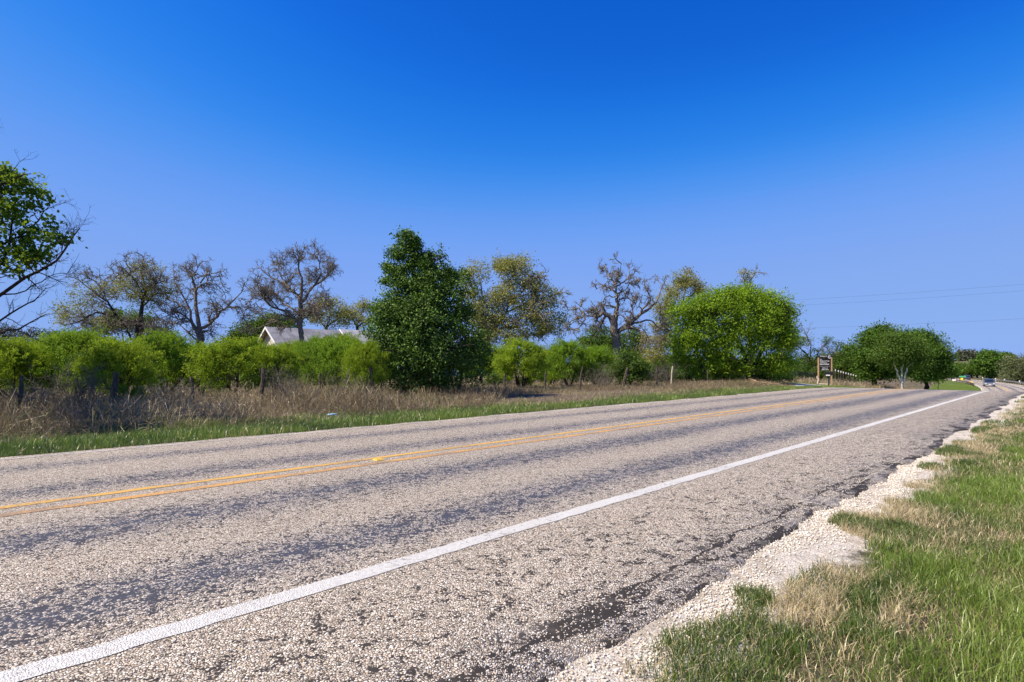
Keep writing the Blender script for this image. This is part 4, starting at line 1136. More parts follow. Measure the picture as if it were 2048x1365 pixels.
for i, (px, py, Y, w) in enumerate([(1428, 745, 46, 26), (1462, 748, 47, 26), (1530, 748, 46, 24), (1560, 745, 48, 20), (1395, 752, 45, 20), (1350, 748, 47, 26), (1310, 745, 44, 30)]):
    leafy('understory_shrub', 'twiggy dark shrub ' + ['under the left crown of the big mesquite', 'between the two trunks of the big mesquite', 'right of the main trunk of the big mesquite', 'under the right edge of the big mesquite', 'left of the left mesquite trunk', 'beside the pale split post', 'between the dying oak and the pale split post'][i], Y, px, [(px, py, w, 14), (px + 8, py + 10, w, 9), (px - 9, py + 6, w * .8, 12)], 230, 9, .2, .12, 'roundg' if i % 2 else 'midg', tr=(.05, .03), cat='shrub', twigs=60, group='understory shrubs below the big mesquite')
def bare_shrub(px, Y, h, w, label):
    x, y, z = atp(px, Y)
    root = empty('leafless_shrub', (x, y, z), label=label, cat='shrub', group='leafless grey shrubs in the brush')
    n = 16; P0 = R.normal(0, .12, (n, 3)) * np.array([1, 1, 0]) * w; P0[:, 2] = -.05
    pts, rad = grow(P0, np.stack([R.normal(0, .5 * w, n), R.normal(0, .5 * w, n), np.full(n, 1.0)], -1), R.uniform(.6, 1.0, n) * h, np.full(n, .010), 6, .16, .02)
    wood_object('stems', [tubes_geo(pts, rad, 4)], np.zeros(3), M['twig'], root)
    g = []; L = np.full(n, h * .8)
    for m_, lf in ((6, (.35, .6)), (5, (.4, .7))):
        P, D, LL, r = children(pts, rad, m_, (.4, 1.2), .2, lf, L, .6, .1)
        pts, rad = grow(P, D, LL, np.clip(r, .0035, 1), 4, .25, .0); L = LL; g.append(tubes_geo(pts, rad, 3))
    wood_object('twigs', g, np.zeros(3), M['twig'], root)
for px, Y, h, w, lb in ((140, 18, 1.5, 1.2, 'leafless grey shrub in front of the wide mesquite below the leftmost oak'), (175, 17, 1.2, 1.2, 'small leafless grey shrub left of the leftmost fence post'), (345, 16.5, 1.0, 1.3, 'leafless grey shrub in the brush below the crooked oak'),
                        (560, 18, 1.3, 1.2, 'leafless shrub right of the fence post below the house gable'), (700, 20, 1.1, 1.3, 'leafless shrub in the brush left of the dark tree'), (1200, 33, 1.5, 1.2, 'leafless shrub in front of the dying oak'), (1330, 40, 1.8, 1.2, 'leafless shrub left of the pale split post'), (60, 15, .9, 1.4, 'leafless shrub in the shaded brush near the left picture edge')):
    bare_shrub(px, Y, h, w, lb)
# darker shrub in front of the dying oak
leafy('juniper_shrub', 'dark olive shrub with stiff twigs in front of the dying oak', 36, 1262, [(1262, 728, 30, 20), (1240, 742, 22, 18), (1282, 740, 22, 16), (1255, 756, 34, 12), (1250, 712, 18, 10)], 620, 12, .16, .10, 'midg', tr=(.06, .04), cat='shrub', shell=.75)
leafy('young_shrub', 'small fresh green shrub in the grass left of the lone mesquite', 29, 990, [(985, 757, 16, 8), (997, 763, 10, 6)], 60, 9, .12, .09, 'midg', tr=(.02, .015), cat='shrub', twigs=10)
# ------------------------------------------------------------------ built things
M['post'] = bark_mat('weathered_cedar', (.045, .035, .028), (.16, .13, .10), 18)
M['steel'] = plain('galvanised_steel', (.42, .43, .44), .45, .8, 6, .2)
M['rail'] = plain('guardrail_steel', (.34, .34, .34), .5, .5, 3, .25)
M['whitep'] = plain('white_paint_weathered', (.80, .79, .76), .55, 0, 5, .08)
M['black'] = plain('black_paint', (.010, .010, .010), .9)
M['iron'] = plain('dark_wrought_iron', (.035, .033, .032), .55)
M['lumber'] = plain('tan_lumber', (.52, .33, .17), .75, 0, 9, .2)
M['palewood'] = plain('pale_board', (.66, .57, .42), .8, 0, 9, .15)
M['signw'] = plain('sign_lettering', (.82, .80, .76), .6, 0, 4, .05)
M['tyre'] = plain('tyre_rubber', (.02, .02, .02), .85)
M['chrome'] = plain('chrome', (.75, .75, .76), .2, 1.0, 4, .05)
t = NT('car_glass'); M['glass'] = t.out(t.pbr((.015, .02, .028), .06, spec=.9))
def paint(name, c): 
    t = NT(name); nd = t.n('ShaderNodeBsdfPrincipled', Base_Color=(*c, 1), Roughness=.28); nd.inputs['Coat Weight'].default_value = .7
    return t.out(nd.outputs[0])
M['cw'] = paint('white_car_paint', (.80, .80, .80)); M['cb'] = paint('dark_blue_grey_car_paint', (.05, .065, .10)); M['cs'] = paint('steel_blue_truck_paint', (.06, .085, .13))
t = NT('headlight_glass'); M['lamp'] = t.out(t.pbr((.75, .78, .82), .12, spec=.8))
t = NT('tail_light'); M['tail'] = t.out(t.pbr((.35, .02, .02), .25))
M['litter'] = plain('blue_plastic', (.35, .52, .70), .35, 0, 20, .2)

# barbed wire fence with cedar posts
FD = 19.3 - MID
def fence_pt(px):
    m = (px - CX) / FPX
    Y = 19.3 / (SN - m * CS); x = m * Y
    return x, Y
fx, fy = fence_pt(745)
fence = empty('wire_fence', (fx, fy, float(gz(fx, fy))), label='low barbed wire fence on crooked dark cedar posts along the dry brush', cat='fence')
def post_at(x, y, h, r, lean, mat, parent, name='post', top=None, sides=7):
    z = float(gz(x, y)); mb = MB()
    P = [(0, 0, -.1), (lean[0] * .3 + rnd.uniform(-.02, .02), lean[1] * .3, h * .35), (lean[0] * .6 + rnd.uniform(-.03, .03), lean[1] * .6, h * .7), (lean[0], lean[1], h)]
    mb.tube(P, [r * 1.1, r, r * .92, r * .8], sides)
    o = mb.build(name, mat, parent); o.location = Vector((x, y, z)) - (parent.location if parent else Vector())
    if top:
        tm = MB(); tm.tube([(lean[0], lean[1], h - top), (lean[0], lean[1], h + .012)], r * 1.02, sides); tm.build('painted_top', M['whitep'], o)
    return o
tops = []
for px, h, r, ln in [(-700, 1.1, .07, (0, 0)), (-380, 1.2, .08, (.05, 0)), (-150, 1.1, .07, (-.04, 0)), (40, 1.0, .05, (.03, 0)), (225, 1.08, .085, (.10, 0)), (385, .95, .05, (-.05, 0)), (523, 1.18, .075, (.06, 0)), (640, 1.0, .05, (.0, .0)),
                 (745, 1.25, .085, (-.09, 0)), (917, 1.12, .07, (.16, 0)), (1010, 1.0, .05, (0, 0)), (1090, 1.1, .05, (.05, 0)), (1160, 1.30, .06, (.16, 0)), (1245, 1.25, .10, (.32, 0)), (1313, 1.3, .06, (.05, 0)), (1415, 1.2, .06, (0, 0))]:
    x, y = fence_pt(px)
    post_at(x, y, h, r, ln, M['post'], fence); tops.append((x, y, float(gz(x, y)), h))
x, y = fence_pt(1342)
post_at(x, y, 1.35, .04, (.12, 0), M['palewood'], fence, sides=5)['label'] = 'pale split fence post'
for hz in (.35, .65, .92):
    pts = []
    for i in range(len(tops) - 1):
        a, b = tops[i], tops[i + 1]
        for u in (0, .25, .5, .75):
            pts.append(Vector((a[0] * (1 - u) + b[0] * u, a[1] * (1 - u) + b[1] * u, a[2] * (1 - u) + b[2] * u + hz - .16 * u * (1 - u))) - fence.location)
    MB().tube(pts, .0022, 3, False).build('wire', M['iron'], fence)

# white-topped posts of the field fence going down the slope
x, y, z = atp(1690, 72)
f2 = empty('field_fence', (x, y, z), label='row of thin grey posts with white tops going down the slope behind the sign', cat='fence')
pxs = [1664, 1671, 1677, 1682, 1687, 1692, 1697, 1702, 1707, 1712, 1717, 1722, 1727, 1733]
last = []
for i, px in enumerate(pxs):
    Y = 62 + 1.5 * i
    x, y, z = atp(px, Y)
    want = CAMZ + (HY - (737.5 + (px - 1664) * .275)) / FPX * Y
    h = max(.9, min(want - z, 2.0))
    post_at(x, y, h, .05, (0, 0), M['post'], f2, top=.18, sides=6)
    last.append(Vector((x, y, z + h * .75)) - f2.location)
MB().tube(last, .004, 3, False).build('wire', M['iron'], f2)
MB().tube([p - Vector((0, 0, .35)) for p in last], .004, 3, False).build('wire', M['iron'], f2)

# dark iron picket fence by the driveway entrance
x0, y0 = (1505 - CX) / FPX * 60, 60; x1, y1 = (1628 - CX) / FPX * 66, 66
dirv = Vector((x1 - x0, y1 - y0, 0)); Ln = dirv.length; dirv.normalize()
zf = float(gz(x0, y0))
iron = empty('picket_fence', (x0, y0, zf), math.atan2(dirv.y, dirv.x), label='dark iron picket fence beside the gravel driveway behind the big mesquite', cat='fence')
def loc_z(u): return float(gz(x0 + dirv.x * u, y0 + dirv.y * u)) - zf
npk = 52
pk = MB(); pk.box((0, 0, .78), (.032, .032, 1.5)); pk.add([(-.016, -.016, 1.53), (.016, -.016, 1.53), (.016, .016, 1.53), (-.016, .016, 1.53), (0, 0, 1.62)], [(0, 1, 4), (1, 2, 4), (2, 3, 4), (3, 0, 4)])
pm = pk.build('picket', M['iron'], iron)
for i in range(npk):
    u = .1 + (Ln - .2) * i / (npk - 1)
    o = pm if i == 0 else link('picket', pm.data, iron)
    o.location = (u, 0, loc_z(u))
for hz in (.22, 1.4):
    MB().tube([(u, 0.03, loc_z(u) + hz) for u in np.linspace(0, Ln, 8)], .025, 4).build('rail', M['iron'], iron)
for u in np.linspace(0, Ln, 4):
    MB().box((u, .05, loc_z(u) + .85), (.10, .10, 1.75)).build('post', M['iron'], iron)

# ---- real estate sign
def text(body, size, parent, loc, mat, name='lettering', bold=.006, align='LEFT', ext=.003, sx=1.0):
    cu = bpy.data.curves.new(name, 'FONT'); cu.body = body; cu.size = size; cu.extrude = ext; cu.offset = bold; cu.align_x = align
    tmp = bpy.data.objects.new(name, cu); COL.objects.link(tmp)
    dg = bpy.context.evaluated_depsgraph_get(); dg.update()
    me = bpy.data.meshes.new_from_object(tmp.evaluated_get(dg)); me.name = name
    bpy.data.objects.remove(tmp); bpy.data.curves.remove(cu)
    me.materials.clear(); me.materials.append(mat)
    o = link(name, me, parent); o.location = loc; o.rotation_euler = (math.radians(90), 0, 0); o.scale = (sx, 1, 1)
    return o
SY = 53.0
sx_, sy_, sz_ = atp(1650, SY)
k = SY / FPX
sign = empty('property_sign', (sx_, sy_, sz_), -.10, label='black real estate sign with white lettering on two tan wooden posts', cat='sign')
zt = CAMZ + (HY - 711) * k - sz_; zb = CAMZ + (HY - 741) * k - sz_
W = 25 * k; hb = zt - zb
MB().box((0, 0, (zt + zb) / 2), (W * .86, .03, hb)).build('panel', M['black'], sign)
MB().box((.0, -.012, zt - hb * .10), (W * 1.0, .05, hb * .20)).build('header_panel', M['black'], sign)
for s_ in (-1, 1):
    MB().box((s_ * W * .5, .0, (zt - .22) / 2 - .05), (.095, .095, zt - .12)).build('post', M['lumber'], sign)
MB().tube([(-W * .50, -.03, .75), (-W * .56, -.05, .42), (-W * .62, -.06, 0)], [.055, .05, .05], 6).build('brace', M['palewood'], sign)
MB().tube([(W * .50, .03, .9), (W * .60, .2, 0)], [.05, .05], 6).build('brace', M['lumber'], sign)
MB().box((-W * .60, -.03, .86), (.09, .06, .26)).build('brace_block', M['palewood'], sign)
fy_ = -.042; fl = -.020
def ln_(body, zfrac, size, x=-.46, al='LEFT', bold=.005, yy=fl, sx=1.0, mat='signw'):
    text(body, size, sign, (x * W * .86, yy, zt - hb * zfrac), M[mat], bold=bold, align=al, sx=sx)
ln_('Century 21', .095, .14, yy=fy_, sx=.95)
ln_('Integra', .205, .15, sx=1.1)
ln_('The', .315, .12)
ln_('Schlameus Team', .415, .135, sx=.92)
ln_('realestateteam.com', .52, .075, sx=1.08)
ln_('830.460.0255', .64, .15, sx=1.0)
M['signg'] = plain('dim_lettering', (.30, .28, .26), .6)
ln_('Country Homes, Ranches & Land', .76, .07, sx=.95, mat='signg')
ln_('Home on', .875, .12, x=0, al='CENTER')
ln_('10.01 Acres', .985, .13, x=0, al='CENTER')
ring = MB(); ro, ri = .145, .105; n = 28
vs = []; fs = []
a0, a1 = math.radians(40), math.radians(400 - 45)
for i in range(n):
    a = a0 + (a1 - a0) * i / (n - 1)
    for r in (ro, ri): vs.append((math.cos(a) * r, -.045, math.sin(a) * r)); vs.append((math.cos(a) * r, -.035, math.sin(a) * r))
for i in range(n - 1):
    b = i * 4; fs += [(b, b + 2, b + 6, b + 4), (b, b + 4, b + 5, b + 1), (b + 2, b + 3, b + 7, b + 6)]
emb = ring.add(vs, fs).build('emblem', M['signw'], sign); emb.location = (W * .33, 0, zt - hb * .115)
te = text('21', .13, emb, (0, -.042, -.04), M['signw'], align='CENTER')
bx_, by_, bz_ = atp(1649, 51.5)
beam = MB(); beam.box((0, 0, .13), (.95, .12, .11), ry=.03); beam.box((.43, 0, .03), (.11, .13, .22))
tag(beam.build('timber_beam', M['palewood'], None, (bx_, by_, bz_ + .12), rot=(0, 0, -.1), bevel=.008), 'pale timber lying on the grass in front of the real estate sign', 'timber')

# ---- mailbox
mx, my, mz = atp(1657.5, 37)
mail = empty('mailbox', (mx, my, mz), math.radians(-22), label='black roadside mailbox on a thin dark post at the driveway mouth', cat='mailbox')
MB().box((0, 0, .36), (.085, .085, .80)).build('post', M['iron'], mail)
prof_ = [(-.11, 0), (.11, 0), (.11, .17)] + [(.11 * math.cos(a), .17 + .09 * math.sin(a)) for a in np.linspace(.2, math.pi - .2, 8)] + [(-.11, .17)]
bd = MB(); bd.prism(prof_, -.25, .25); bo = bd.build('box', M['black'], mail); bo.location = (0, 0, .80); bo.rotation_euler = (0, 0, math.radians(90))
dr = MB(); dr.prism([(x * 1.05, z * 1.03) for x, z in prof_], -.268, -.2505); d_ = dr.build('door', M['black'], bo)
MB().box((0, -.275, .12), (.03, .015, .03)).build('handle', M['chrome'], bo)
MB().box((0, 0, .775), (.30, .16, .03)).build('bracket', M['iron'], mail)
np_ = MB(); np_.box((-.06, -.12, .80), (.24, .006, .075)); np_.build('number_plate', M['whitep'], mail)
fl_ = MB(); fl_.box((.10, -.118, 1.0), (.02, .006, .14)); fl_.build('flag', M['black'], mail)

# ---- litter, marker, fallen branch
x, y, z = atp(665, 15.4)
lt = MB(); lt.tube([(-.13, 0, .05), (-.10, 0, .055), (.03, .01, .06), (.08, .01, .06), (.11, .01, .06), (.14, .01, .06)], [.01, .03, .034, .03, .012, .012], 8)
tag(lt.build('plastic_bottle', M['litter'], None, (x, y, z + .03), smooth=True, rot=(0, 0, .4)), 'crushed pale blue plastic bottle in the grass at the foot of the brush', 'bottle')
x, y, z = atp(957, 21.5)
st = bmv = MB(); st.tube([(0, 0, -.03), (0, 0, .04), (0, 0, .09)], [.12, .13, .05], 7)
tag(st.build('field_stone', M['palewood'], None, (x, y, z + .03)), 'small pale stone in the shadow of the dark tree', 'stone')
def marker(px, Y, lab, k_=1):
    x = (px - CX) / FPX * Y
    mk = empty('road_marker', (x, Y, .029), math.radians(90) - TH, label=lab, cat='road marker')
    b = MB(); b.box((0, 0, .011), (.115 * k_, .10 * k_, .022), taper=.62); b.build('body', M['ymark'], mk)
    r = MB(); r.box((-.047, 0, .012), (.004, .075, .012), ry=-.5); r.build('reflector', M['yref'], mk)
M['ymark'] = plain('yellow_marker_plastic', (.75, .50, .08), .4); M['yref'] = plain('amber_reflector', (.80, .42, .02), .1)
def cl(px): 
    m = (px - CX) / FPX; return 6.70 / (SN - m * CS)
marker(757, cl(757), 'yellow raised marker between the centre lines below the dark tree', 1.15)
x, y, z = atp(1528, 40.5)
lg = empty('fallen_branch', (x, y, z + .06), .25, label='pale fallen branch in the dead brush below the big mesquite', cat='branch')
MB().tube([(-1.0, .1, .30), (-.5, 0, .16), (.1, .02, .08), (.8, -.05, .03), (1.2, -.1, 0)], [.02, .05, .06, .05, .03], 7).build('stem', M['lumber'], lg)
MB().tube([(-.5, 0, .16), (-.75, .3, .35), (-.9, .5, .4)], [.03, .02, .012], 5).build('side_branch', M['lumber'], lg)
x, y, z = atp(1509, 42)
rk = MB(); rk.tube([(0, 0, -.1), (0, 0, .10), (.03, 0, .22), (.05, 0, .28)], [.2, .19, .14, .05], 9)
tag(rk.build('rock', M['lumber'], None, (x, y, z)), 'tan rock at the foot of the big mesquite beside the fallen branch', 'rock')
x, y, z = atp(1767, 70)
rk = MB(); rk.box((0, 0, .12), (.28, .2, .24), taper=.8)
tag(rk.build('utility_box', M['whitep'], None, (x, y, z), bevel=.01), 'small white box in the grass below the round dark tree', 'box')

# ---- houses
M['siding'] = plain('cream_siding', (.62, .57, .50), .7, 0, 3, .06)
t = NT('weathered_metal_roof'); o_ = t.obj(); f1 = t.noise(o_, .9, 5, .6); f2_ = t.noise(o_, 9, 3)
M['roof'] = t.out(t.pbr(t.mix(t.sm(f1, .35, .65), (.20, .20, .205), t.mix(f2_, (.28, .28, .28), (.36, .36, .355))), .55, metal=.0, normal=t.bump(f2_, .3, .01)))
t = NT('pale_metal_roof'); o_ = t.obj(); f1 = t.noise(o_, .9, 5, .6)
M['roof2'] = t.out(t.pbr(t.mix(t.sm(f1, .35, .65), (.32, .32, .32), (.46, .46, .455)), .5))
M['soffit'] = plain('dark_soffit', (.20, .16, .13), .8)
M['winglass'] = M['glass']
def house(name, label, px, Y, rot, L, half, wall_h, ridge_h, roofm, ov=.55, z=None):
    """gable end at the origin, ridge running along +x of the house"""
    x, y, z0 = atp(px, Y); z0 = z if z is not None else z0
    h = empty(name, (x, y, z0), rot, label=label, cat='house')
    slope = (ridge_h - wall_h) / half
    # walls
    w = MB(); w.box((L / 2, -half + .08, wall_h / 2), (L, .16, wall_h)); w.box((L / 2, half - .08, wall_h / 2), (L, .16, wall_h)); w.box((L - .08, 0, wall_h / 2), (.158, 2 * half - .33, wall_h)); w.build('wall', M['siding'], h)
    g = MB(); g.box((.08, 0, wall_h / 2 - .01), (.16, 2 * half - .33, wall_h - .02)); g.build('wall', M['siding'], h)
    # gable of lapped boards
    bh = .22; zz = wall_h; first = None
    while zz < ridge_h - .25:
        wd = 2 * (half - .05) * (1 - (zz + bh * .5 - wall_h) / (ridge_h - wall_h))
        b = MB(); b.box((.04, 0, zz + bh / 2), (.05, wd, bh * .96), ry=-.10); b.build('board', M['siding'], h); zz += bh
    g = MB(); g.add([(.09, -half, wall_h), (.09, half, wall_h), (.09, 0, ridge_h - .06), (.14, -half, wall_h), (.14, half, wall_h), (.14, 0, ridge_h - .06)], [(0, 1, 2), (3, 5, 4), (0, 3, 4, 1), (1, 4, 5, 2), (2, 5, 3, 0)]); g.build('gable', M['siding'], h)
    for s_ in (-1, 1):
        e = half + ov
        r = MB(); zt_ = ridge_h + .06; ze = ridge_h - slope * e + .06
        r.add([(-ov, 0, zt_), (L + ov, 0, zt_), (L + ov, s_ * e, ze), (-ov, s_ * e, ze), (-ov, 0, zt_ - .09), (L + ov, 0, zt_ - .09), (L + ov, s_ * e, ze - .09), (-ov, s_ * e, ze - .09)],
              [(0, 1, 2, 3), (7, 6, 5, 4), (0, 4, 5, 1), (1, 5, 6, 2), (2, 6, 7, 3), (3, 7, 4, 0)])
        ro_ = r.build('roof', roofm, h)
        nse = int((L + 2 * ov) / .9)
        for i in range(1, nse):
            xx = -ov + (L + 2 * ov) * i / nse
            q = MB(); q.add([(xx - .02, 0, zt_ + .035), (xx + .02, 0, zt_ + .035), (xx + .02, s_ * e, ze + .035), (xx - .02, s_ * e, ze + .035), (xx - .02, 0, zt_), (xx + .02, 0, zt_), (xx + .02, s_ * e, ze), (xx - .02, s_ * e, ze)],
                            [(0, 1, 2, 3), (0, 4, 5, 1), (1, 5, 6, 2), (2, 6, 7, 3), (3, 7, 4, 0)]); q.build('seam', roofm, ro_)
        f = MB(); f.add([(-ov - .03, 0, zt_ + .03), (-ov - .03, s_ * (e + .03), ze + .01), (-ov - .03, s_ * (e + .03), ze - .22), (-ov - .03, 0, zt_ - .22), (-ov + .0, 0, zt_ + .03), (-ov + .0, s_ * (e + .03), ze + .01), (-ov + .0, s_ * (e + .03), ze - .22), (-ov, 0, zt_ - .22)],
                        [(0, 1, 2, 3), (7, 6, 5, 4), (0, 4, 5, 1), (1, 5, 6, 2), (2, 6, 7, 3)]); f.build('fascia', M['whitep'], h)
        f = MB(); f.box((L / 2, s_ * (e + .015), ze - .09), (L + 2 * ov, .028, .18)); f.build('fascia', M['whitep'], h)
        sf = MB(); sf.add([(-ov + .01, 0, zt_ - .10), (.0, 0, zt_ - .10), (.0, s_ * e, ze - .10), (-ov + .01, s_ * e, ze - .10)], [(0, 1, 2, 3)]); sf.build('soffit', M['soffit'], h)
    for xx in np.arange(2.5, L - 1, 4.0):
        wf = MB(); wf.box((xx, -half - .02, 1.6), (1.2, .08, 1.2)); wfo = wf.build('window', M['whitep'], h)
        for q in (-.28, .28): MB().box((xx + q, -half - .065, 1.6), (.5, .02, 1.05)).build('pane', M['winglass'], wfo)
    return h
rotu = math.atan2(CS, SN)
hz_ = float(gz(*pos(30, 40)))
H1 = house('ranch_house', 'white trimmed house with cream gable and grey metal roof behind the straight bare oak', 541, 60.5, rotu, 14.0, 3.6, 2.75, 5.32, M['roof'])
x, y, z0 = atp(541, 60.5)
H1_end = (x + 13.9 * math.cos(rotu), y + 13.9 * math.sin(rotu))
H2 = house('ranch_house', 'paler metal roofed house wing between the bare oak and the dark green tree', 541, 60.5, rotu, 15.0, 3.66, 2.75, 5.40, M['roof2'], .58)
H2.location = (x + 8.6 * math.cos(rotu), y + 8.6 * math.sin(rotu), z0 + .16)
H1.location.z = z0 + .1
H3 = house('farm_house', 'tiny white farmhouse on the far hill below the grey green trees', 1925, 600, rotu - 1.1, 8, 2.6, 2.2, 3.8, M['roof2'], .3)
H4 = house('farm_house', 'small pale outbuilding left of the white farmhouse on the far hill', 1912, 600, rotu - 1.1, 5, 1.8, 1.6, 2.4, M['roof2'], .3)

# ---- guardrails
def guardrail(name, label, s0, s1, off, blocks=3.8):
    m = .5 * (s0 + s1); px_, py_ = pos(m, off); pz_ = float(gz_so(m, off))
    root = empty(name, (float(px_), float(py_), pz_), label=label, cat='guardrail')
    ss = np.arange(s0, s1, 2.0); x, y = pos(ss, np.full(len(ss), off)); z = gz_so(ss, np.full(len(ss), off))
    prf = [(-.04, .78), (.03, .74), (-.04, .66), (.03, .58), (-.04, .48), (-.08, .48), (-.06, .66), (-.08, .78)]
    tx, ty = np.gradient(x), np.gradient(y); L = np.hypot(tx, ty); nx, ny = -ty / L, tx / L
    V = []; sg = 1 if off < 0 else -1
    for d, h_ in prf: V.append(np.stack([x + nx * d * sg, y + ny * d * sg, z + h_], -1) - np.array(root.location))
    V = np.stack(V, 1); n, k_ = V.shape[:2]
    i = (np.arange(n - 1)[:, None] * k_ + np.arange(k_)[None]).ravel(); j = (np.arange(n - 1)[:, None] * k_ + (np.arange(k_)[None] + 1) % k_).ravel()
    link('rail', np_mesh('rail', V.reshape(-1, 3), [np.stack([i, i + k_, j + k_, j], 1)], M['rail']), root)
    sp = np.arange(s0 + .5, s1, blocks); x, y = pos(sp, np.full(len(sp), off - .13 * sg)); z = gz_so(sp, np.full(len(sp), off))
    pm_ = None
    for a, b, c in zip(x, y, z):
        if pm_ is None:
            q = MB(); q.box((0, 0, .36), (.15, .15, .84)); pm_ = q.build('post', M['post'], root); o = pm_
        else: o = link('post', pm_.data, root)
        o.location = Vector((a, b, c)) - root.location
    return root
gr1 = guardrail('guardrail', 'long steel guardrail on the far outer side of the bend behind the pickup', 120, 262, -5.9)
gr2 = guardrail('guardrail', 'steel guardrail on the inner side of the bend in front of the cars', 178, 275, 4.9)
def s_for(px, off, a=90, b=420):
    ss = np.linspace(a, b, 3300); x, y = pos(ss, np.full(len(ss), off))
    p = CX + FPX * x / y
    return float(ss[np.abs(p - px).argmin()])
for i, px in enumerate((1965, 1991, 2009, 2039)):
    s = s_for(px, -6.25, 100, 290); x, y = pos(s, -6.25); z = float(gz_so(s, -6.25))
    q = MB(); q.box((0, 0, .55), (.26, .05, 1.10)); 
    o = q.build('marker_post', M['whitep'], None, (float(x), float(y), z), rot=(0, 0, -.7))
    tag(o, ['white marker post behind the guardrail, leftmost, nearest the largest far tree', 'white marker post on the guardrail just right of the pickup', 'white marker post on the guardrail, second from the right edge', 'white marker post on the guardrail nearest the right edge'][i], 'post', 'white marker posts along the outer guardrail')
s = s_for(1942, 4.6, 165, 320); x, y = pos(s, 4.6); z = float(gz_so(s, 4.6))
ye = MB(); ye.box((0, 0, .55), (.75, .06, .62)); ye.box((0, .05, .2), (.08, .05, .5))
M['ysign'] = plain('yellow_sign_paint', (.85, .55, .08), .45)
tag(ye.build('guardrail_end_sign', M['ysign'], None, (float(x), float(y), z), rot=(0, 0, -.7)), 'yellow panel on the end of the inner guardrail', 'sign')
s = s_for(1911, 5.2, 170, 400); x, y = pos(s, 5.2); z = float(gz_so(s, 5.2))
pl = MB(); pl.box((0, 0, .55), (1.7, .05, .5)); pl.box((-.6, .04, .15), (.08, .05, .5)); pl.box((.6, .04, .15), (.08, .05, .5))
tag(pl.build('panel_board', M['whitep'], None, (float(x), float(y), z), rot=(0, 0, -.7)), 'pale panel on the inner guardrail between the white pickup and the dark car', 'board')

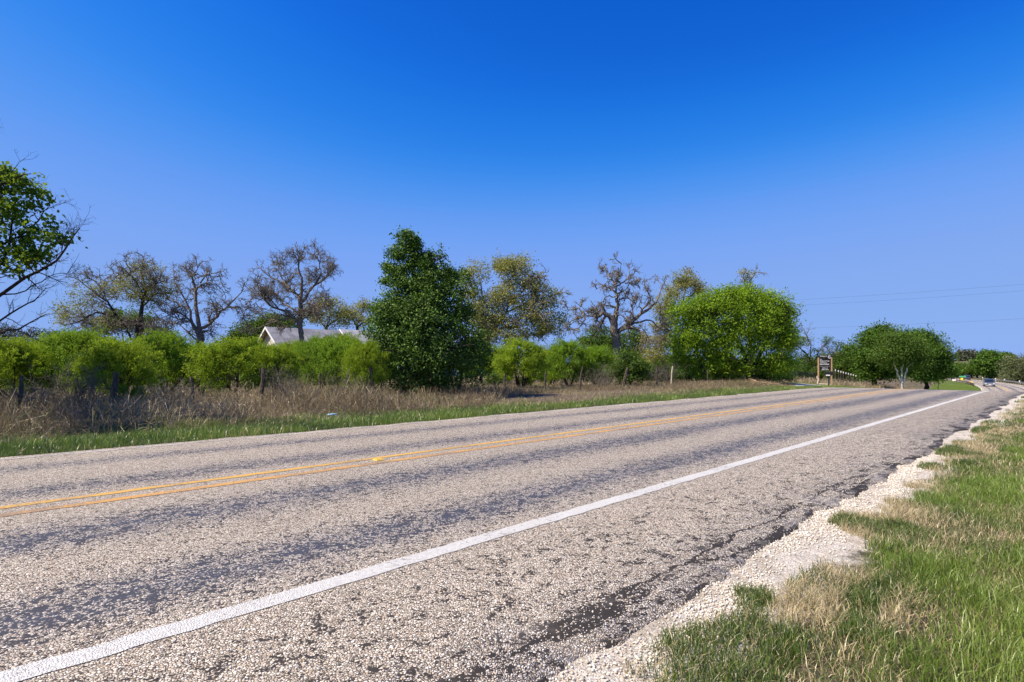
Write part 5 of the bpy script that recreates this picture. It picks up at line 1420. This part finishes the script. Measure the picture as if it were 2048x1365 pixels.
# ---- vehicles, built facing +x, wheels on z = 0
def smooth_body(stations, secs, n):
    pass
def vehicle(name, label, s, off, facing, paintm, pickup=False, length=4.9, width=1.9, height=1.75, cat='car'):
    x, y = pos(s, off); z = float(prof(s)) + .03
    x2, y2 = pos(s + 1, off); hd = math.atan2(float(y2 - y), float(x2 - x)) + (math.pi if facing < 0 else 0)
    root = empty(name, (float(x), float(y), z), hd, label=label, cat=cat)
    L, W_, H = length / 2, width / 2, height
    base, belt = .32, H * .56
    lower = [(-L, base + .1), (-L, belt - .05), (-L + .12, belt), (L * .42, belt + .02), (L - .15, belt - .13), (L, belt - .32), (L, base + .12), (L - .15, base), (-L + .15, base)]
    if pickup: cab = [(-L * .22, belt), (-L * .16, H - .02), (L * .10, H), (L * .22, H - .05), (L * .46, belt)]
    else: cab = [(-L + .10, belt), (-L * .84, H - .06), (-L * .5, H), (L * .08, H), (L * .20, H - .06), (L * .46, belt)]
    b = MB(); b.prism(lower, -W_, W_); b.build('body', paintm, root, bevel=.07)
    def taper_prism(poly, w0, w1):
        zs = [p[1] for p in poly]; z0, z1 = min(zs), max(zs); m = MB(); n = len(poly)
        wf = [w0 + (w1 - w0) * (p[1] - z0) / (z1 - z0) for p in poly]
        m.add([(p[0], -w, p[1]) for p, w in zip(poly, wf)] + [(p[0], w, p[1]) for p, w in zip(poly, wf)], [tuple(range(n))[::-1], tuple(range(n, 2 * n))] + [(i, (i + 1) % n, (i + 1) % n + n, i + n) for i in range(n)])
        return m
    taper_prism(cab, W_ * .96, W_ * .76).build('cab', paintm, root, bevel=.04)
    # glass set just proud of the cab
    cx_, cz_ = sum(p[0] for p in cab) / len(cab), belt
    zc = belt + .06; zr = H - .13
    def at(poly_a, poly_b, zz): 
        (xa, za), (xb, zb) = poly_a, poly_b; u = (zz - za) / (zb - za); return xa + (xb - xa) * u
    xf0, xf1 = at(cab[-1], cab[-2], zc) + .02, at(cab[-1], cab[-2], zr) + .02
    xb0, xb1 = at(cab[0], cab[1], zc) - .02, at(cab[0], cab[1], min(zr, cab[1][1] - .02)) - .02
    hw0, hw1 = W_ * .84, W_ * .70
    g = MB(); g.add([(xf0, -hw0, zc), (xf0, hw0, zc), (xf1, hw1, zr), (xf1, -hw1, zr)], [(0, 1, 2, 3)]); g.build('windscreen', M['glass'], root)
    g = MB(); g.add([(xb0, -hw0, zc), (xb0, hw0, zc), (xb1, hw1, zr), (xb1, -hw1, zr)], [(3, 2, 1, 0)]); g.build('rear_window', M['glass'], root)
    wz = lambda zz: (W_ * .96 + (W_ * .76 - W_ * .96) * (zz - belt) / (H - belt)) + .012
    xm = (xf0 + xb0) / 2 - .05
    for sd in (-1, 1):
        for a0_, a1_, b0_, b1_ in ((xb0 + .18, xm - .04, xb1 + .16, xm - .04), (xm + .04, xf0 - .16, xm + .04, xf1 - .12)):
            g = MB(); g.add([(a0_, sd * wz(zc), zc), (a1_, sd * wz(zc), zc), (b1_, sd * wz(zr), zr), (b0_, sd * wz(zr), zr)], [(0, 1, 2, 3)]); g.build('side_window', M['glass'], root)
        MB().box((xf0 - .25, sd * (W_ + .10), zc + .08), (.12, .2, .15)).build('mirror', paintm, root)
        MB().box((L + .0, sd * (W_ - .26), belt - .26), (.06, .38, .16)).build('headlight', M['lamp'], root)
        MB().box((-L - .0, sd * (W_ - .14), belt - .2), (.05, .2, .26)).build('tail_light', M['tail'], root)
        for xw in (-L * .62, L * .64):
            r = .37
            w_ = MB(); w_.tube([(xw, sd * (W_ - .24), r), (xw, sd * (W_ + .015), r)], r, 16); wo_ = w_.build('wheel', M['tyre'], root)
            MB().tube([(xw, sd * (W_ + .0), r), (xw, sd * (W_ + .025), r)], r * .6, 12).build('rim', M['chrome'], wo_)
    MB().box((L + .04, 0, base + .14), (.12, width * .96, .22)).build('bumper', M['chrome'] if pickup else M['tyre'], root)
    MB().box((-L - .03, 0, base + .14), (.10, width * .96, .22)).build('bumper', M['chrome'] if pickup else M['tyre'], root)
    MB().box((L + .01, 0, belt - .27), (.05, width * .5, .22)).build('grille', M['chrome'], root)
    MB().box((L + .11, 0, base + .16), (.01, .5, .14)).build('number_plate', M['whitep'], root)
    if pickup:
        MB().box((-L * .61, 0, belt + .006), (L * .70, width * .84, .012)).build('bed', M['tyre'], root)
    return root
vehicle('pickup_truck', 'steel blue pickup coming towards the camera round the bend', s_for(1978, 1.9, 150, 300), 1.9, -1, M['cs'], True, 5.4, 2.05, 1.85, 'pickup')
vehicle('parked_car', 'dark blue grey car on the bend beside the yellow and green stand', s_for(1932, -1.7, 120, 330), -1.7, 1, M['cb'], False, 4.8, 1.9, 1.75, 'car')
vehicle('pickup_truck', 'white pickup farther round the bend left of the dark car', s_for(1900, -1.7, 160, 420), -1.7, 1, M['cw'], True, 5.5, 2.0, 1.9, 'pickup')
# roadside stand: green top over a yellow and red panel
s = s_for(1923.5, 3.2, 140, 330); x, y = pos(s, 3.2); z = float(gz_so(s, 3.2))
stand = empty('roadside_stand', (float(x), float(y), z), -.75, label='small stand with a green top and yellow and red sides left of the dark car', cat='stand')
M['sgreen'] = plain('green_canvas', (.03, .32, .16), .6); M['syel'] = plain('yellow_panel', (.85, .72, .03), .5); M['sred'] = plain('red_panel', (.62, .10, .02), .5)
MB().box((.25, 0, 1.62), (1.9, 1.0, .42), taper=.85).build('canopy', M['sgreen'], stand)
MB().box((.05, 0, .78), (.62, .6, 1.24)).build('front_panel', M['syel'], stand)
MB().box((-.42, 0, .72), (.30, .5, .9)).build('side_panel', M['sred'], stand)
for q in (-.6, 1.1): MB().tube([(q, .35, 0), (q, .35, 1.5)], .03, 5).build('leg', M['steel'], stand)

# ---- utility poles and lines
def pole(px, Y, top_py, label):
    x, y, z = atp(px, Y); H = CAMZ + (HY - top_py) / FPX * Y - z
    p = empty('utility_pole', (x, y, z), label=label, cat='utility pole')
    MB().tube([(0, 0, -.2), (0, 0, H)], [.15, .10], 10).build('pole', M['post'], p)
    MB().box((0, 0, H - .5), (.10, 2.2, .12)).build('crossarm', M['post'], p)
    for q in (-1.0, .0, 1.0): MB().tube([(0, q, H - .43), (0, q, H - .28)], [.05, .03], 6).build('insulator', M['steel'], p)
    return Vector((x, y, z)), H
pa, ha = pole(1455, 96, 606, 'wooden utility pole hidden behind the crown of the big mesquite')
pb, hb_ = pole(2560, 74, 520, 'wooden utility pole beyond the right picture edge')
def wire(za, zb_, dy, sag, lab):
    a = pa + Vector((0, dy, ha + za)); b = pb + Vector((0, dy, hb_ + zb_))
    pts = [a.lerp(b, u) - Vector((0, 0, sag * 4 * u * (1 - u))) for u in np.linspace(0, 1, 25)]
    c = a.copy(); m = MB(); m.tube([p - c for p in pts], .008, 4, False)
    tag(m.build('power_line', M['iron'], None, c), lab, 'power line', 'power lines over the bend')
wire(-.25, -.25, -1.0, .5, 'topmost of the three thin power lines in the right part of the sky')
wire(-.9, -1.0, 1.0, .6, 'middle one of the three thin power lines in the right part of the sky')
wire(-4.6, -5.4, 0, .6, 'lowest of the three thin power lines just above the round trees')
